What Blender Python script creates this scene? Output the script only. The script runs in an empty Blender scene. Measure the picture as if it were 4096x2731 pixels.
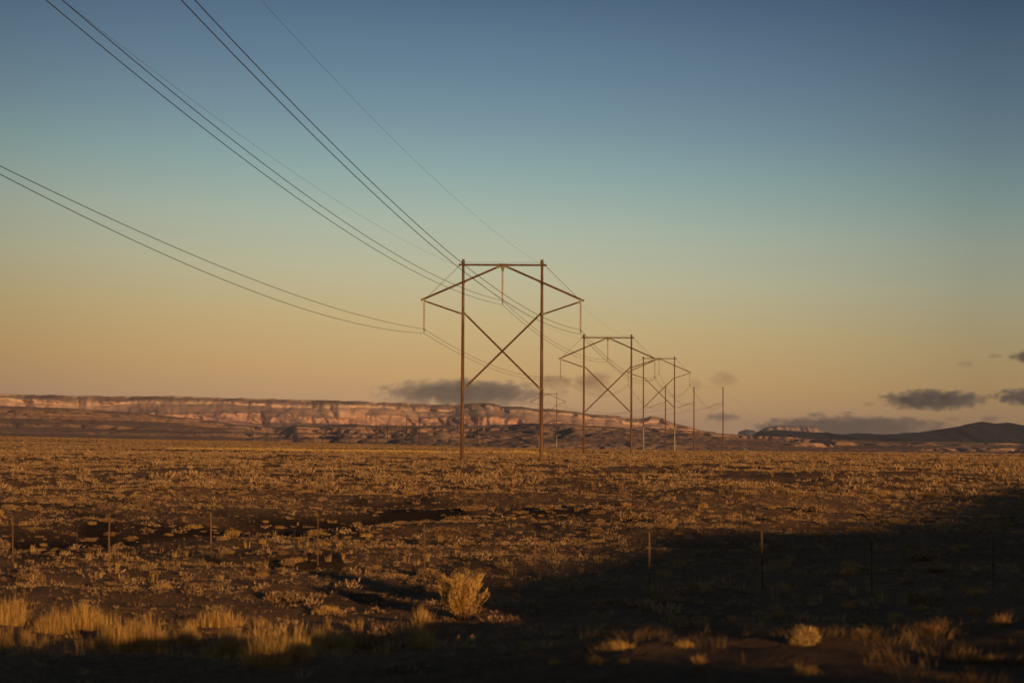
import bpy, math, random
import numpy as np
from mathutils import Vector, Matrix

random.seed(7)
rng = np.random.default_rng(11)
scene = bpy.context.scene
col = scene.collection

# ------------------------------------------------------------------ camera
FPX = 7964.0                      # focal length in pixels of the 4096 px wide photograph
EYE = 3.5
PITCH = math.radians(3.008)
ROLL = math.radians(0.27)
CF = Vector((0, math.cos(PITCH), math.sin(PITCH)))
_U0 = Vector((0, -math.sin(PITCH), math.cos(PITCH)))
_R0 = Vector((1, 0, 0))
CR = _R0 * math.cos(ROLL) + _U0 * math.sin(ROLL)
CU = _U0 * math.cos(ROLL) - _R0 * math.sin(ROLL)
cam_d = bpy.data.cameras.new('camera')
cam = bpy.data.objects.new('camera', cam_d)
col.objects.link(cam)
cam.matrix_world = Matrix(((CR.x, CU.x, -CF.x, 0), (CR.y, CU.y, -CF.y, 0), (CR.z, CU.z, -CF.z, EYE), (0, 0, 0, 1)))
cam_d.sensor_width = 36.0
cam_d.lens = 36.0 * FPX / 4096.0
cam_d.clip_start = 0.5
cam_d.clip_end = 200000.0
cam_d.dof.use_dof = True
cam_d.dof.focus_distance = 260.0
cam_d.dof.aperture_fstop = 2.2
scene.camera = cam

# ------------------------------------------------------------------ light and exposure
SUN_AZ = math.radians(28.0)       # light travels away from the camera and 28 degrees to the left
SUN_EL = math.radians(5.0)
sun_d = bpy.data.lights.new('sun', 'SUN')
sun_d.energy = 5.0
sun_d.angle = math.radians(0.5)
sun_d.color = (1.0, 0.555, 0.225)
sun = bpy.data.objects.new('sun', sun_d)
col.objects.link(sun)
SD = Vector((-math.sin(SUN_AZ) * math.cos(SUN_EL), math.cos(SUN_AZ) * math.cos(SUN_EL), -math.sin(SUN_EL)))
sun.rotation_euler = SD.to_track_quat('-Z', 'Y').to_euler()
sun.location = (60, -120, 60)

scene.view_settings.view_transform = 'Standard'
scene.view_settings.look = 'None'
scene.view_settings.exposure = 0.0
scene.view_settings.gamma = 1.0


def s2l(r, g, b):
    def f(c):
        c /= 255.0
        return c / 12.92 if c <= 0.04045 else ((c + 0.055) / 1.055) ** 2.4
    return (f(r), f(g), f(b), 1.0)


world = bpy.data.worlds.new('World')
scene.world = world
world.use_nodes = True
nt = world.node_tree
nt.nodes.clear()
N = nt.nodes.new
L = nt.links.new
w_out = N('ShaderNodeOutputWorld')
w_bg = N('ShaderNodeBackground')
w_tc = N('ShaderNodeTexCoord')
w_sep = N('ShaderNodeSeparateXYZ')
L(w_tc.outputs['Generated'], w_sep.inputs[0])
w_sky = N('ShaderNodeTexSky')
w_sky.sky_type = 'NISHITA'
w_sky.sun_disc = False
w_sky.sun_elevation = SUN_EL
w_sky.sun_rotation = math.pi - SUN_AZ
# the band of evening sky above the horizon: orange dust low down, teal, then blue
w_map = N('ShaderNodeMapRange')
w_map.inputs[1].default_value = 0.0
w_map.inputs[2].default_value = 0.25
# the dusty band stands a little higher on the left than on the right
w_ax = N('ShaderNodeMath'); w_ax.operation = 'MULTIPLY_ADD'
w_ax.inputs[1].default_value = 0.045
L(w_sep.outputs[0], w_ax.inputs[0])
L(w_sep.outputs[2], w_ax.inputs[2])
L(w_ax.outputs[0], w_map.inputs[0])
w_ramp = N('ShaderNodeValToRGB')
L(w_map.outputs[0], w_ramp.inputs[0])
SKY = [(0.0, (188, 148, 122)), (0.067, (204, 160, 117)), (0.143, (209, 169, 113)), (0.243, (203, 180, 130)), (0.343, (191, 188, 156)),
       (0.44, (172, 185, 168)), (0.54, (144, 171, 169)), (0.64, (121, 149, 161)), (0.74, (103, 131, 151)), (0.888, (78, 105, 131)), (1.0, (66, 91, 117))]
cr = w_ramp.color_ramp
while len(cr.elements) > 1:
    cr.elements.remove(cr.elements[-1])
for i, (p, c) in enumerate(SKY):
    e = cr.elements[0] if i == 0 else cr.elements.new(p)
    e.position = p
    e.color = s2l(*c)
w_scale = N('ShaderNodeMixRGB'); w_scale.blend_type = 'MULTIPLY'
w_scale.inputs[0].default_value = 1.0
w_scale.inputs[2].default_value = (0.045, 0.055, 0.08, 1)
L(w_sky.outputs[0], w_scale.inputs[1])
w_hi = N('ShaderNodeMapRange'); w_hi.interpolation_type = 'SMOOTHSTEP'
w_hi.inputs[1].default_value = 0.26
w_hi.inputs[2].default_value = 0.6
L(w_sep.outputs[2], w_hi.inputs[0])
w_mix = N('ShaderNodeMixRGB')
L(w_hi.outputs[0], w_mix.inputs[0])
L(w_ramp.outputs[0], w_mix.inputs[1])
L(w_scale.outputs[0], w_mix.inputs[2])
L(w_mix.outputs[0], w_bg.inputs[0])
# vignette put into the sky strength: it dims to either side of the view
w_x2 = N('ShaderNodeMath'); w_x2.operation = 'POWER'; w_x2.inputs[1].default_value = 2.0
w_ab = N('ShaderNodeMath'); w_ab.operation = 'ABSOLUTE'
w_off = N('ShaderNodeMath'); w_off.operation = 'ADD'; w_off.inputs[1].default_value = 0.03
L(w_sep.outputs[0], w_off.inputs[0]); L(w_off.outputs[0], w_ab.inputs[0]); L(w_ab.outputs[0], w_x2.inputs[0])
w_st = N('ShaderNodeMapRange')
w_st.inputs[1].default_value = 0.0; w_st.inputs[2].default_value = 0.066; w_st.inputs[3].default_value = 1.0; w_st.inputs[4].default_value = 0.66
L(w_x2.outputs[0], w_st.inputs[0]); L(w_st.outputs[0], w_bg.inputs[1])
L(w_bg.outputs[0], w_out.inputs[0])


# ------------------------------------------------------------------ helpers
def at(px, py, Y):
    """the world point seen at pixel (px, py) of the photograph at distance Y"""
    d = CF + CR * ((px - 2048) / FPX) + CU * ((1365.5 - py) / FPX)
    k = Y / d.y
    return Vector((d.x * k, Y, d.z * k + EYE))


def ang(px, py):
    """(X/Y, Z/Y) of a pixel"""
    d = CF + CR * ((px - 2048) / FPX) + CU * ((1365.5 - py) / FPX)
    return d.x / d.y, d.z / d.y


def _hash(ix, iy, seed):
    h = (ix.astype(np.int64) * 374761393 + iy.astype(np.int64) * 668265263 + seed * 982451653) & 0xffffffff
    h = ((h ^ (h >> 13)) * 1274126177) & 0xffffffff
    h = ((h ^ (h >> 16)) * 2246822519) & 0xffffffff
    return (h ^ (h >> 15)) & 0xffffffff


def pn(x, y, seed=0):
    x = np.asarray(x, float); y = np.asarray(y, float)
    ix = np.floor(x); iy = np.floor(y)
    fx = x - ix; fy = y - iy
    sx = fx * fx * fx * (fx * (fx * 6 - 15) + 10)
    sy = fy * fy * fy * (fy * (fy * 6 - 15) + 10)
    def g(ox, oy):
        a = _hash(ix + ox, iy + oy, seed) * (2 * math.pi / 4294967296.0)
        return np.cos(a) * (fx - ox) + np.sin(a) * (fy - oy)
    a = g(0, 0) * (1 - sx) + g(1, 0) * sx
    b = g(0, 1) * (1 - sx) + g(1, 1) * sx
    return (a * (1 - sy) + b * sy) * 1.5


def fbm(x, y, octv=4, seed=0, gain=0.5):
    s = 0.0; a = 1.0; f = 1.0
    for o in range(octv):
        s = s + a * pn(x * f + 17.3 * o, y * f - 9.1 * o, seed + o)
        a *= gain; f *= 2.03
    return s


def sstep(a, b, x):
    t = np.clip((np.asarray(x, float) - a) / (b - a), 0, 1)
    return t * t * (3 - 2 * t)


def mesh_np(name, verts, faces, mat=None, smooth=False, colors=None, link=True, parent=None, attr=None):
    me = bpy.data.meshes.new(name)
    verts = np.asarray(verts, np.float32).reshape(-1, 3)
    faces = np.asarray(faces, np.int32)
    k = faces.shape[1]
    me.vertices.add(len(verts))
    me.vertices.foreach_set('co', verts.ravel())
    me.loops.add(faces.size)
    me.loops.foreach_set('vertex_index', faces.ravel())
    me.polygons.add(len(faces))
    me.polygons.foreach_set('loop_start', np.arange(0, faces.size, k, dtype=np.int32))
    if smooth:
        me.polygons.foreach_set('use_smooth', np.ones(len(faces), bool))
    if attr:
        for an, av in attr.items():
            a = me.attributes.new(an, 'FLOAT', 'POINT')
            a.data.foreach_set('value', np.asarray(av, np.float32).ravel())
    me.update(calc_edges=True)
    me.validate()
    if mat:
        me.materials.append(mat)
    if not link:
        return me
    o = bpy.data.objects.new(name, me)
    col.objects.link(o)
    if parent:
        o.parent = parent
    return o


def tag(o, label=None, cat=None, group=None, kind=None):
    if label: o['label'] = label
    if cat: o['category'] = cat
    if group: o['group'] = group
    if kind: o['kind'] = kind
    return o


def empty(name, loc):
    o = bpy.data.objects.new(name, None)
    o.location = loc
    o.empty_display_size = 0.5
    col.objects.link(o)
    return o


class MB:
    """collects tubes, bars and lathes and links them as ONE mesh object"""
    def __init__(self):
        self.v = []; self.f = []; self.m = []; self.cur = 0

    def tube(self, pts, rad, n=10, cap=True):
        pts = [Vector(p) for p in pts]
        if not hasattr(rad, '__len__'):
            rad = [rad] * len(pts)
        base = len(self.v)
        for i, p in enumerate(pts):
            t = (pts[min(i + 1, len(pts) - 1)] - pts[max(i - 1, 0)]).normalized()
            ref = Vector((0, 0, 1)) if abs(t.z) < 0.9 else Vector((0, 1, 0))
            a = t.cross(ref).normalized(); b = a.cross(t).normalized()
            for k in range(n):
                w = 2 * math.pi * k / n
                self.v.append(p + (a * math.cos(w) + b * math.sin(w)) * rad[i])
        for i in range(len(pts) - 1):
            for k in range(n):
                q = base + i * n
                self.f.append((q + k, q + (k + 1) % n, q + n + (k + 1) % n, q + n + k)); self.m.append(self.cur)
        if cap:
            self.f.append(tuple(base + k for k in range(n))[::-1]); self.m.append(self.cur)
            q = base + (len(pts) - 1) * n
            self.f.append(tuple(q + k for k in range(n))); self.m.append(self.cur)

    def bar(self, p, q, w, h):
        """a rectangular timber from p to q, w thick along y, h tall"""
        p = Vector(p); q = Vector(q)
        t = (q - p).normalized()
        s = Vector((0, 1, 0)); s = (s - t * s.dot(t)).normalized()
        u = t.cross(s).normalized()
        b = len(self.v)
        for e in (p, q):
            for (i, j) in ((-1, -1), (1, -1), (1, 1), (-1, 1)):
                self.v.append(e + s * (i * w / 2) + u * (j * h / 2))
        for f in ((0, 1, 2, 3), (7, 6, 5, 4), (0, 4, 5, 1), (1, 5, 6, 2), (2, 6, 7, 3), (3, 7, 4, 0)):
            self.f.append(tuple(b + i for i in f)); self.m.append(self.cur)

    def prism(self, outline, y0, y1):
        """outline of (x, z) extruded along y"""
        n = len(outline); b = len(self.v)
        for y in (y0, y1):
            for (x, z) in outline:
                self.v.append(Vector((x, y, z)))
        self.f.append(tuple(b + i for i in range(n))); self.m.append(self.cur)
        self.f.append(tuple(b + n + i for i in range(n))[::-1]); self.m.append(self.cur)
        for i in range(n):
            j = (i + 1) % n
            self.f.append((b + i, b + n + i, b + n + j, b + j)); self.m.append(self.cur)

    def lathe(self, prof, n=12, origin=(0, 0, 0)):
        o = Vector(origin); b = len(self.v)
        for (r, z) in prof:
            for k in range(n):
                w = 2 * math.pi * k / n
                self.v.append(o + Vector((r * math.cos(w), r * math.sin(w), z)))
        for i in range(len(prof) - 1):
            for k in range(n):
                q = b + i * n
                self.f.append((q + k, q + (k + 1) % n, q + n + (k + 1) % n, q + n + k)); self.m.append(self.cur)

    def mesh(self, name, mats, smooth=True):
        me = bpy.data.meshes.new(name)
        me.from_pydata([tuple(v) for v in self.v], [], self.f)
        for m in mats if isinstance(mats, (list, tuple)) else [mats]:
            me.materials.append(m)
        me.polygons.foreach_set('material_index', self.m)
        if smooth:
            me.polygons.foreach_set('use_smooth', [len(f) == 4 for f in self.f])
        me.update()
        return me

    def build(self, name, mats, parent=None, smooth=True, loc=None):
        return place(name, self.mesh(name, mats, smooth), parent, loc)


def place(name, me, parent=None, loc=None):
    o = bpy.data.objects.new(name, me)
    col.objects.link(o)
    if parent: o.parent = parent
    if loc is not None: o.location = loc
    return o


# ------------------------------------------------------------------ materials
def new_mat(name):
    m = bpy.data.materials.new(name)
    m.use_nodes = True
    t = m.node_tree
    b = t.nodes['Principled BSDF']
    b.inputs['Specular IOR Level'].default_value = 0.2
    b.inputs['Roughness'].default_value = 0.9
    return m, t, b


def ramp(t, src, stops):
    r = t.nodes.new('ShaderNodeValToRGB')
    t.links.new(src, r.inputs[0])
    e = r.color_ramp.elements
    while len(e) > 1: e.remove(e[-1])
    for i, (p, c) in enumerate(stops):
        k = e[0] if i == 0 else e.new(p)
        k.position = p; k.color = (*c, 1)
    return r.outputs[0]


def noise(t, vec, scale, detail=4, rough=0.55):
    n = t.nodes.new('ShaderNodeTexNoise')
    n.inputs['Scale'].default_value = scale
    n.inputs['Detail'].default_value = detail
    n.inputs['Roughness'].default_value = rough
    if vec is not None: t.links.new(vec, n.inputs['Vector'])
    return n.outputs['Fac']


def coords(t, which='Object', scale=(1, 1, 1)):
    c = t.nodes.new('ShaderNodeTexCoord')
    m = t.nodes.new('ShaderNodeMapping')
    m.inputs['Scale'].default_value = scale
    t.links.new(c.outputs[which], m.inputs[0])
    return m.outputs[0]


def mixc(t, fac, a, b, mode='MIX'):
    m = t.nodes.new('ShaderNodeMixRGB'); m.blend_type = mode
    for i, s in ((0, fac), (1, a), (2, b)):
        if isinstance(s, (int, float)): m.inputs[i].default_value = s
        elif isinstance(s, tuple): m.inputs[i].default_value = (*s, 1)
        else: t.links.new(s, m.inputs[i])
    return m.outputs[0]


def bump(t, b, h, strength, dist):
    n = t.nodes.new('ShaderNodeBump')
    n.inputs['Strength'].default_value = strength
    n.inputs['Distance'].default_value = dist
    t.links.new(h, n.inputs['Height'])
    t.links.new(n.outputs[0], b.inputs['Normal'])


def wood_mat(name, stops, scale=(6, 6, 0.5)):
    m, t, b = new_mat(name)
    v = coords(t, 'Object', scale)
    f = noise(t, v, 1.6, 6, 0.65)
    c = ramp(t, f, stops)
    v2 = coords(t, 'Object', (0.4, 0.4, 0.25))
    f2 = noise(t, v2, 1.0, 2)
    c2 = mixc(t, 0.55, c, ramp(t, f2, [(0.35, (0.55, 0.5, 0.45)), (0.65, (1.25, 1.2, 1.1))]), 'MULTIPLY')
    t.links.new(c2, b.inputs['Base Color'])
    bump(t, b, f, 0.5, 0.02)
    return m


M = {}
M['pole'] = wood_mat('pole_wood', [(0.3, (0.05, 0.028, 0.019)), (0.5, (0.12, 0.066, 0.041)), (0.72, (0.22, 0.135, 0.075))])
M['timber'] = wood_mat('timber', [(0.3, (0.035, 0.02, 0.014)), (0.5, (0.085, 0.047, 0.031)), (0.72, (0.15, 0.087, 0.053))], (3, 3, 3))
M['pale_stub'] = wood_mat('weathered_stub', [(0.3, (0.17, 0.145, 0.11)), (0.6, (0.31, 0.27, 0.20))])
M['post'] = wood_mat('rusty_post', [(0.3, (0.055, 0.034, 0.02)), (0.65, (0.15, 0.09, 0.048))])


def plain_mat(name, c, rough=0.6, metal=0.0, var=0.3):
    m, t, b = new_mat(name)
    f = noise(t, coords(t, 'Object'), 3.0, 3)
    t.links.new(ramp(t, f, [(0.3, tuple(x * (1 - var) for x in c)), (0.7, tuple(x * (1 + var) for x in c))]), b.inputs['Base Color'])
    b.inputs['Roughness'].default_value = rough
    b.inputs['Metallic'].default_value = metal
    return m


M['fitting'] = plain_mat('dull_fitting', (0.14, 0.13, 0.07), 0.6, 0.2)
M['steel'] = plain_mat('steel_rod', (0.10, 0.07, 0.05), 0.5, 0.4)
M['wire'] = plain_mat('conductor', (0.035, 0.022, 0.02), 0.6, 0.2)
M['glass'] = plain_mat('porcelain', (0.36, 0.28, 0.23), 0.35)
M['guard'] = plain_mat('guy_guard', (0.55, 0.45, 0.32), 0.6)


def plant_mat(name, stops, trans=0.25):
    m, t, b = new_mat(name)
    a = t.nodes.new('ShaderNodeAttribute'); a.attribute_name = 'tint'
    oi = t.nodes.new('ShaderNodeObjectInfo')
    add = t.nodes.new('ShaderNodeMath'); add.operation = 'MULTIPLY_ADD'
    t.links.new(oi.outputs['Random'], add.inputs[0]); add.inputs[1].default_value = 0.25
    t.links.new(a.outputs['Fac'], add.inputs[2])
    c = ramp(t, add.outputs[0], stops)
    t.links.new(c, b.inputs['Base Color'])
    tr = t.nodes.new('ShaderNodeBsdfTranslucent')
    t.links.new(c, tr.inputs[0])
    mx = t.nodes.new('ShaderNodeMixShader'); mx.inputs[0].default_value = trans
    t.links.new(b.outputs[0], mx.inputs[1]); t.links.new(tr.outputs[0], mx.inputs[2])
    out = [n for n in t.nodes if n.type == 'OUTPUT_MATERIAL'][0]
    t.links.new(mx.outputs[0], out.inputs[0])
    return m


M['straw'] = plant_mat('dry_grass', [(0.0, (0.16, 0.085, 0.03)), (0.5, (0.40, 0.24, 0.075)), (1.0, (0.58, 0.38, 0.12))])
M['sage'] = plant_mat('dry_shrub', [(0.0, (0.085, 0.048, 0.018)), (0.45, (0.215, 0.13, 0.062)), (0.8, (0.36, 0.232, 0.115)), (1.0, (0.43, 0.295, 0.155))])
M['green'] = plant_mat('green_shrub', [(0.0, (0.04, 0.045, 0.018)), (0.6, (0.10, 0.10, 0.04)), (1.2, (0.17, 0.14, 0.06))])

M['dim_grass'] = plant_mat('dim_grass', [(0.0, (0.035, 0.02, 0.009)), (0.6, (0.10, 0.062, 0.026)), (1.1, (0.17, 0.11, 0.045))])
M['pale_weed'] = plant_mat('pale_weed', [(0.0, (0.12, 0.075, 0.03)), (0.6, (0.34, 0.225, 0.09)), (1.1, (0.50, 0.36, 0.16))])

# soil
m, t, b = new_mat('soil'); M['soil'] = m
v = coords(t, 'Object')
n1 = noise(t, v, 0.35, 6, 0.6)
n2 = noise(t, v, 6.0, 5, 0.65)
n3 = noise(t, coords(t, 'Object', (0.02, 0.05, 1)), 1.0, 4, 0.6)
c = mixc(t, 0.5, ramp(t, n1, [(0.3, (0.14, 0.085, 0.05)), (0.55, (0.27, 0.165, 0.09)), (0.75, (0.37, 0.235, 0.12))]),
         ramp(t, n2, [(0.3, (0.10, 0.06, 0.036)), (0.7, (0.40, 0.25, 0.13))]))
c = mixc(t, 0.6, c, ramp(t, n3, [(0.3, (0.65, 0.62, 0.6)), (0.7, (1.3, 1.3, 1.25))]), 'MULTIPLY')
dm = t.nodes.new('ShaderNodeAttribute'); dm.attribute_name = 'painted_shade'
c = mixc(t, dm.outputs['Fac'], c, (0.040, 0.027, 0.020))  # soil colour darkened where shade is painted in
t.links.new(c, b.inputs['Base Color'])
bump(t, b, n2, 1.0, 0.30)
b.inputs['Roughness'].default_value = 1.0
b.inputs['Specular IOR Level'].default_value = 0.05

# badlands clay
m, t, b = new_mat('badland_clay'); M['clay'] = m
v = coords(t, 'Object', (1, 1, 1))
n1 = noise(t, coords(t, 'Object', (0.004, 0.008, 0.03)), 1.0, 6, 0.6)
n2 = noise(t, v, 0.05, 6, 0.65)
at_s = t.nodes.new('ShaderNodeAttribute'); at_s.attribute_name = 'pale'
c = mixc(t, 0.5, ramp(t, n1, [(0.3, (0.22, 0.15, 0.105)), (0.55, (0.36, 0.245, 0.165)), (0.72, (0.49, 0.345, 0.23))]),
         ramp(t, n2, [(0.3, (0.27, 0.18, 0.13)), (0.7, (0.50, 0.34, 0.23))]))
c = mixc(t, at_s.outputs['Fac'], c, (0.52, 0.32, 0.19))
t.links.new(c, b.inputs['Base Color'])
bump(t, b, n2, 0.6, 4.0)
b.inputs['Specular IOR Level'].default_value = 0.0

# mesa rock: colours by stratum
m, t, b = new_mat('mesa_rock'); M['mesa'] = m
at_s = t.nodes.new('ShaderNodeAttribute'); at_s.attribute_name = 'stratum'
nz = noise(t, coords(t, 'Object', (0.006, 0.006, 0.02)), 1.0, 5, 0.6)
ma = t.nodes.new('ShaderNodeMath'); ma.operation = 'MULTIPLY_ADD'
t.links.new(nz, ma.inputs[0]); ma.inputs[1].default_value = 0.34
sub = t.nodes.new('ShaderNodeMath'); sub.operation = 'ADD'; sub.inputs[1].default_value = -0.17
t.links.new(at_s.outputs['Fac'], sub.inputs[0])
t.links.new(sub.outputs[0], ma.inputs[2])
strata = ramp(t, ma.outputs[0], [(0.0, (0.40, 0.27, 0.20)), (0.28, (0.45, 0.30, 0.23)), (0.36, (0.40, 0.265, 0.205)), (0.46, (0.41, 0.265, 0.21)),
                                 (0.56, (0.43, 0.29, 0.22)), (0.62, (0.42, 0.29, 0.21)), (0.72, (0.53, 0.37, 0.27)), (0.80, (0.47, 0.34, 0.24)),
                                 (0.845, (0.52, 0.39, 0.29)), (0.87, (0.49, 0.36, 0.27)), (0.91, (0.42, 0.30, 0.22)), (1.0, (0.33, 0.24, 0.17))])
nv = noise(t, coords(t, 'Object', (0.016, 0.016, 0.04)), 1.0, 6, 0.7)
strata = mixc(t, 1.0, strata, (0.98, 0.97, 0.98), 'MULTIPLY')
c = mixc(t, 0.35, strata, ramp(t, nv, [(0.32, (0.55, 0.55, 0.55)), (0.55, (1.0, 1.0, 1.0)), (0.75, (1.15, 1.15, 1.15))]), 'MULTIPLY')
t.links.new(c, b.inputs['Base Color'])
bump(t, b, nv, 0.5, 10.0)
b.inputs['Specular IOR Level'].default_value = 0.0

M['shadowed_forest'] = plain_mat('shadowed_forest_slope', (0.005, 0.007, 0.009), 1.0, 0.0, 0.35)  # cloud shadow over the wooded hill is painted into this near-black colour

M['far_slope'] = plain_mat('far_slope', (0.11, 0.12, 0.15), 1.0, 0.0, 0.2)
M['far_pole'] = wood_mat('dark_pole_wood', [(0.3, (0.02, 0.011, 0.008)), (0.6, (0.06, 0.03, 0.02))])

# ------------------------------------------------------------------ ground shape (heights relative to the eye)
BY = np.array([-400, -150, 0, 12, 20, 24, 30, 40, 50, 70, 100, 150, 198, 330, 500, 700, 900, 1100, 1300, 3000.])
BZ = np.array([-2.2, -2.0, -1.9, -1.95, -2.15, -2.6, -3.35, -3.5, -3.5, -3.1, -2.5, -1.9, -1.54, -1.24, -1.1, -1.05, -0.8, -0.5, -0.4, -0.4])
EU = np.array([-0.6, -0.257, -0.15, -0.1, -0.065, -0.02, 0.02, 0.09, 0.16, 0.257, 0.6])
EYD = np.array([1300, 1250, 1190, 1140, 1080, 930, 890, 715, 640, 590, 560.])
GW0 = at(-150, 2175, 64.5); GW1 = at(1950, 1985, 88.0)      # line of a shallow dip and the painted shadow band on the left
TAN = math.tan(SUN_EL)
RP = np.array([-300, -120, -60, -20, 0, 8, 9.4, 10.3, 16, 19.05, 19.3, 20.0, 20.2, 25, 37.7, 52, 60, 76, 103, 140, 200, 320.])  # crest profile of the added ridge, with a spike to cast a thin streak
RT = np.array([20, 32, 34, 35, 36, 36, 32.5, 29.5, 28.5, 32, 56, 57, 40, 46, 60, 65, 74, 90, 108, 128, 150, 150.])
RG = np.interp(RT, [40, 60, 80, 110, 150], [-3.5, -3.3, -2.9, -2.5, -2.2])
RC = RG + (RT + 30) * TAN


def ground_rel(X, Y, rough=True):
    X = np.asarray(X, float); Y = np.asarray(Y, float)
    z = np.interp(Y, BY, BZ)
    u = X / np.maximum(np.abs(Y), 1.0)
    # the road shoulder on the near right climbs to the right
    z = z + np.interp(X, [-7, -1, 0, 1, 3, 8], [-.7, -.2, .0, .17, .27, .50]) * sstep(27, 22, Y) * sstep(-30, 5, Y)
    # the far plain tilts up to the left
    cc = np.interp(Y, [100, 330, 700, 900, 1400], [0, 1.0, 6.5, 12, 23]) * np.where(u < 0, 1.0, 0.55)
    z = z - np.clip(u, -0.35, 0.35) * cc * (Y > 0)
    # shallow dip along the painted shadow band
    dx, dy = GW1.x - GW0.x, GW1.y - GW0.y
    ln = math.hypot(dx, dy)
    s = ((X - GW0.x) * dx + (Y - GW0.y) * dy) / ln
    dd = ((X - GW0.x) * dy - (Y - GW0.y) * dx) / ln + 1.6 * pn(s / 9.0, 0 * s + 3.1, 5)
    z = z - 0.30 * np.exp(-(dd / 3.0) ** 2) * sstep(-60, -10, s) * sstep(ln + 14, ln - 8, s) * (1 + 0.4 * pn(s / 6.0, 0 * s, 8))
    # the plain's far edge, dropping into the valley in front of the badlands
    ye = np.interp(u, EU, EYD)
    k = sstep(0, 1, (Y - ye) / (0.12 * ye))
    z = z * (1 - k) + (-6.5 - 3.5 * sstep(1300, 2500, Y)) * k
    # unseen ridge added behind the camera, crest shaped to cast the near shadow
    T = -X * math.sin(SUN_AZ) + Y * math.cos(SUN_AZ)
    P = X * math.cos(SUN_AZ) + Y * math.sin(SUN_AZ)
    crest = np.interp(P, RP, RC) + 0.12 * pn(P / 3.0, 0 * P, 4) + 0.2 * pn(P / 9.0, 0 * P, 14)
    g = sstep(-62, -31, T) * sstep(-11, -29, T)
    z = z * (1 - g) + crest * g
    if rough:
        near = sstep(400, 120, np.abs(Y)) * sstep(-25, -10, Y)
        z = z + near * sstep(30, 42, Y) * 0.36 * fbm(X / 20.0, Y / 26.0, 2, 25)
        z = z + near * (0.24 * fbm(X / 7.0, Y / 6.0, 3, 21) + 0.05 * fbm(X / 1.3, Y / 1.3, 2, 31))
        far = sstep(100, 300, Y) * (1 - k)
        z = z + far * 0.25 * fbm(X / 60.0, Y / 40.0, 3, 41)
    return z


def gz(X, Y):
    return float(ground_rel(np.array([X]), np.array([Y]))[0]) + EYE


def hit(px, py, y0=16.0, y1=1400.0):
    """where the ray of a pixel meets the ground"""
    u, w = ang(px, py)
    Ys = np.geomspace(y0, y1, 4000)
    d = w * Ys - ground_rel(u * Ys, Ys)
    i = np.argmax(d < 0)
    return Vector((u * Ys[i], Ys[i], gz(u * Ys[i], Ys[i])))


# ------------------------------------------------------------------ ground sheet
fr = np.radians(np.arange(-20, 20.001, 0.11))
bk = np.radians(np.concatenate([np.arange(20.6, 60, 0.6), np.arange(60, 105, 1.2), np.arange(105, 135, 0.3), np.arange(135, 300, 1.2), np.arange(300, 340, 0.6)]))
th = np.concatenate([fr, bk])
R = np.concatenate([[6.0, 9.0, 12.0], np.geomspace(14.0, 1500.0, 420), np.geomspace(1560.0, 26000.0, 50)])
TH, RR = np.meshgrid(th, R)
GX = np.sin(TH) * RR; GY = np.cos(TH) * RR
GZ = ground_rel(GX.ravel(), GY.ravel()).reshape(GX.shape) + EYE
nth = len(th)
V = np.stack([GX, GY, GZ], -1).reshape(-1, 3)
idx = np.arange(len(R) * nth).reshape(len(R), nth)
nx = np.roll(idx, -1, axis=1)
F = np.stack([idx[:-1], nx[:-1], nx[1:], idx[1:]], -1).reshape(-1, 4)
V = np.concatenate([V, [[0, 0, gz(0, 0)]]])
ci = len(V) - 1
inner = np.stack([np.full(nth, ci), nx[0], idx[0], idx[0]], -1)
inner3 = inner[:, :3]
def shade_mask(X, Y):  # mask of the shadow band and dark patches painted into the soil colour
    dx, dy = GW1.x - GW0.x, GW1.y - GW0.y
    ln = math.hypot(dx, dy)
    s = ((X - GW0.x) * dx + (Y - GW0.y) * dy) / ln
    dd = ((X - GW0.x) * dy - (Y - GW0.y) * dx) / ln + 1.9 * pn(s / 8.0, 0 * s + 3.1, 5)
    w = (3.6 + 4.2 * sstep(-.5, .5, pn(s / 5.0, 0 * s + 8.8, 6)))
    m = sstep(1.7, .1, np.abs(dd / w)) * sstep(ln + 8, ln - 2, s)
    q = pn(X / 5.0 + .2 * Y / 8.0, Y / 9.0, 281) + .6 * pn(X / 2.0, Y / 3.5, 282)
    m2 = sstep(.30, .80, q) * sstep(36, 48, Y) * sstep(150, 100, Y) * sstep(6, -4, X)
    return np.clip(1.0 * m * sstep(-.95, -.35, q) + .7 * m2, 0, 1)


ground = mesh_np('ground', V, F[:, ::-1], M['soil'], smooth=True, attr={'painted_shade': shade_mask(V[:, 0], V[:, 1]) * (V[:, 1] > 30) * (V[:, 1] < 160) + .45 * sstep(30, 20, np.abs(V[:, 1])) * sstep(-1.2, .4, pn(V[:, 0] / 2.0, V[:, 1] / 2.0, 291))})  # painted shade: the left band, plus soil darkened on the road shoulder
tag(ground, kind='structure')
# (the small disc under the camera stays open only inside 6 m: close it with its own fan)
import bmesh
bm = bmesh.new(); bm.from_mesh(ground.data)
bm.verts.ensure_lookup_table()
cv = bm.verts[ci]
for a, b_, c_ in inner3:
    bm.faces.new((cv, bm.verts[int(c_)], bm.verts[int(b_)])).smooth = True
bmesh.ops.recalc_face_normals(bm, faces=bm.faces[:])
bm.to_mesh(ground.data); bm.free()


# ------------------------------------------------------------------ badlands beyond the plain
def prof(pts):
    """silhouette pixels -> (u array, slope array)"""
    a = np.array([ang(x, y) for x, y in pts])
    return a[:, 0], a[:, 1]


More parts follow.
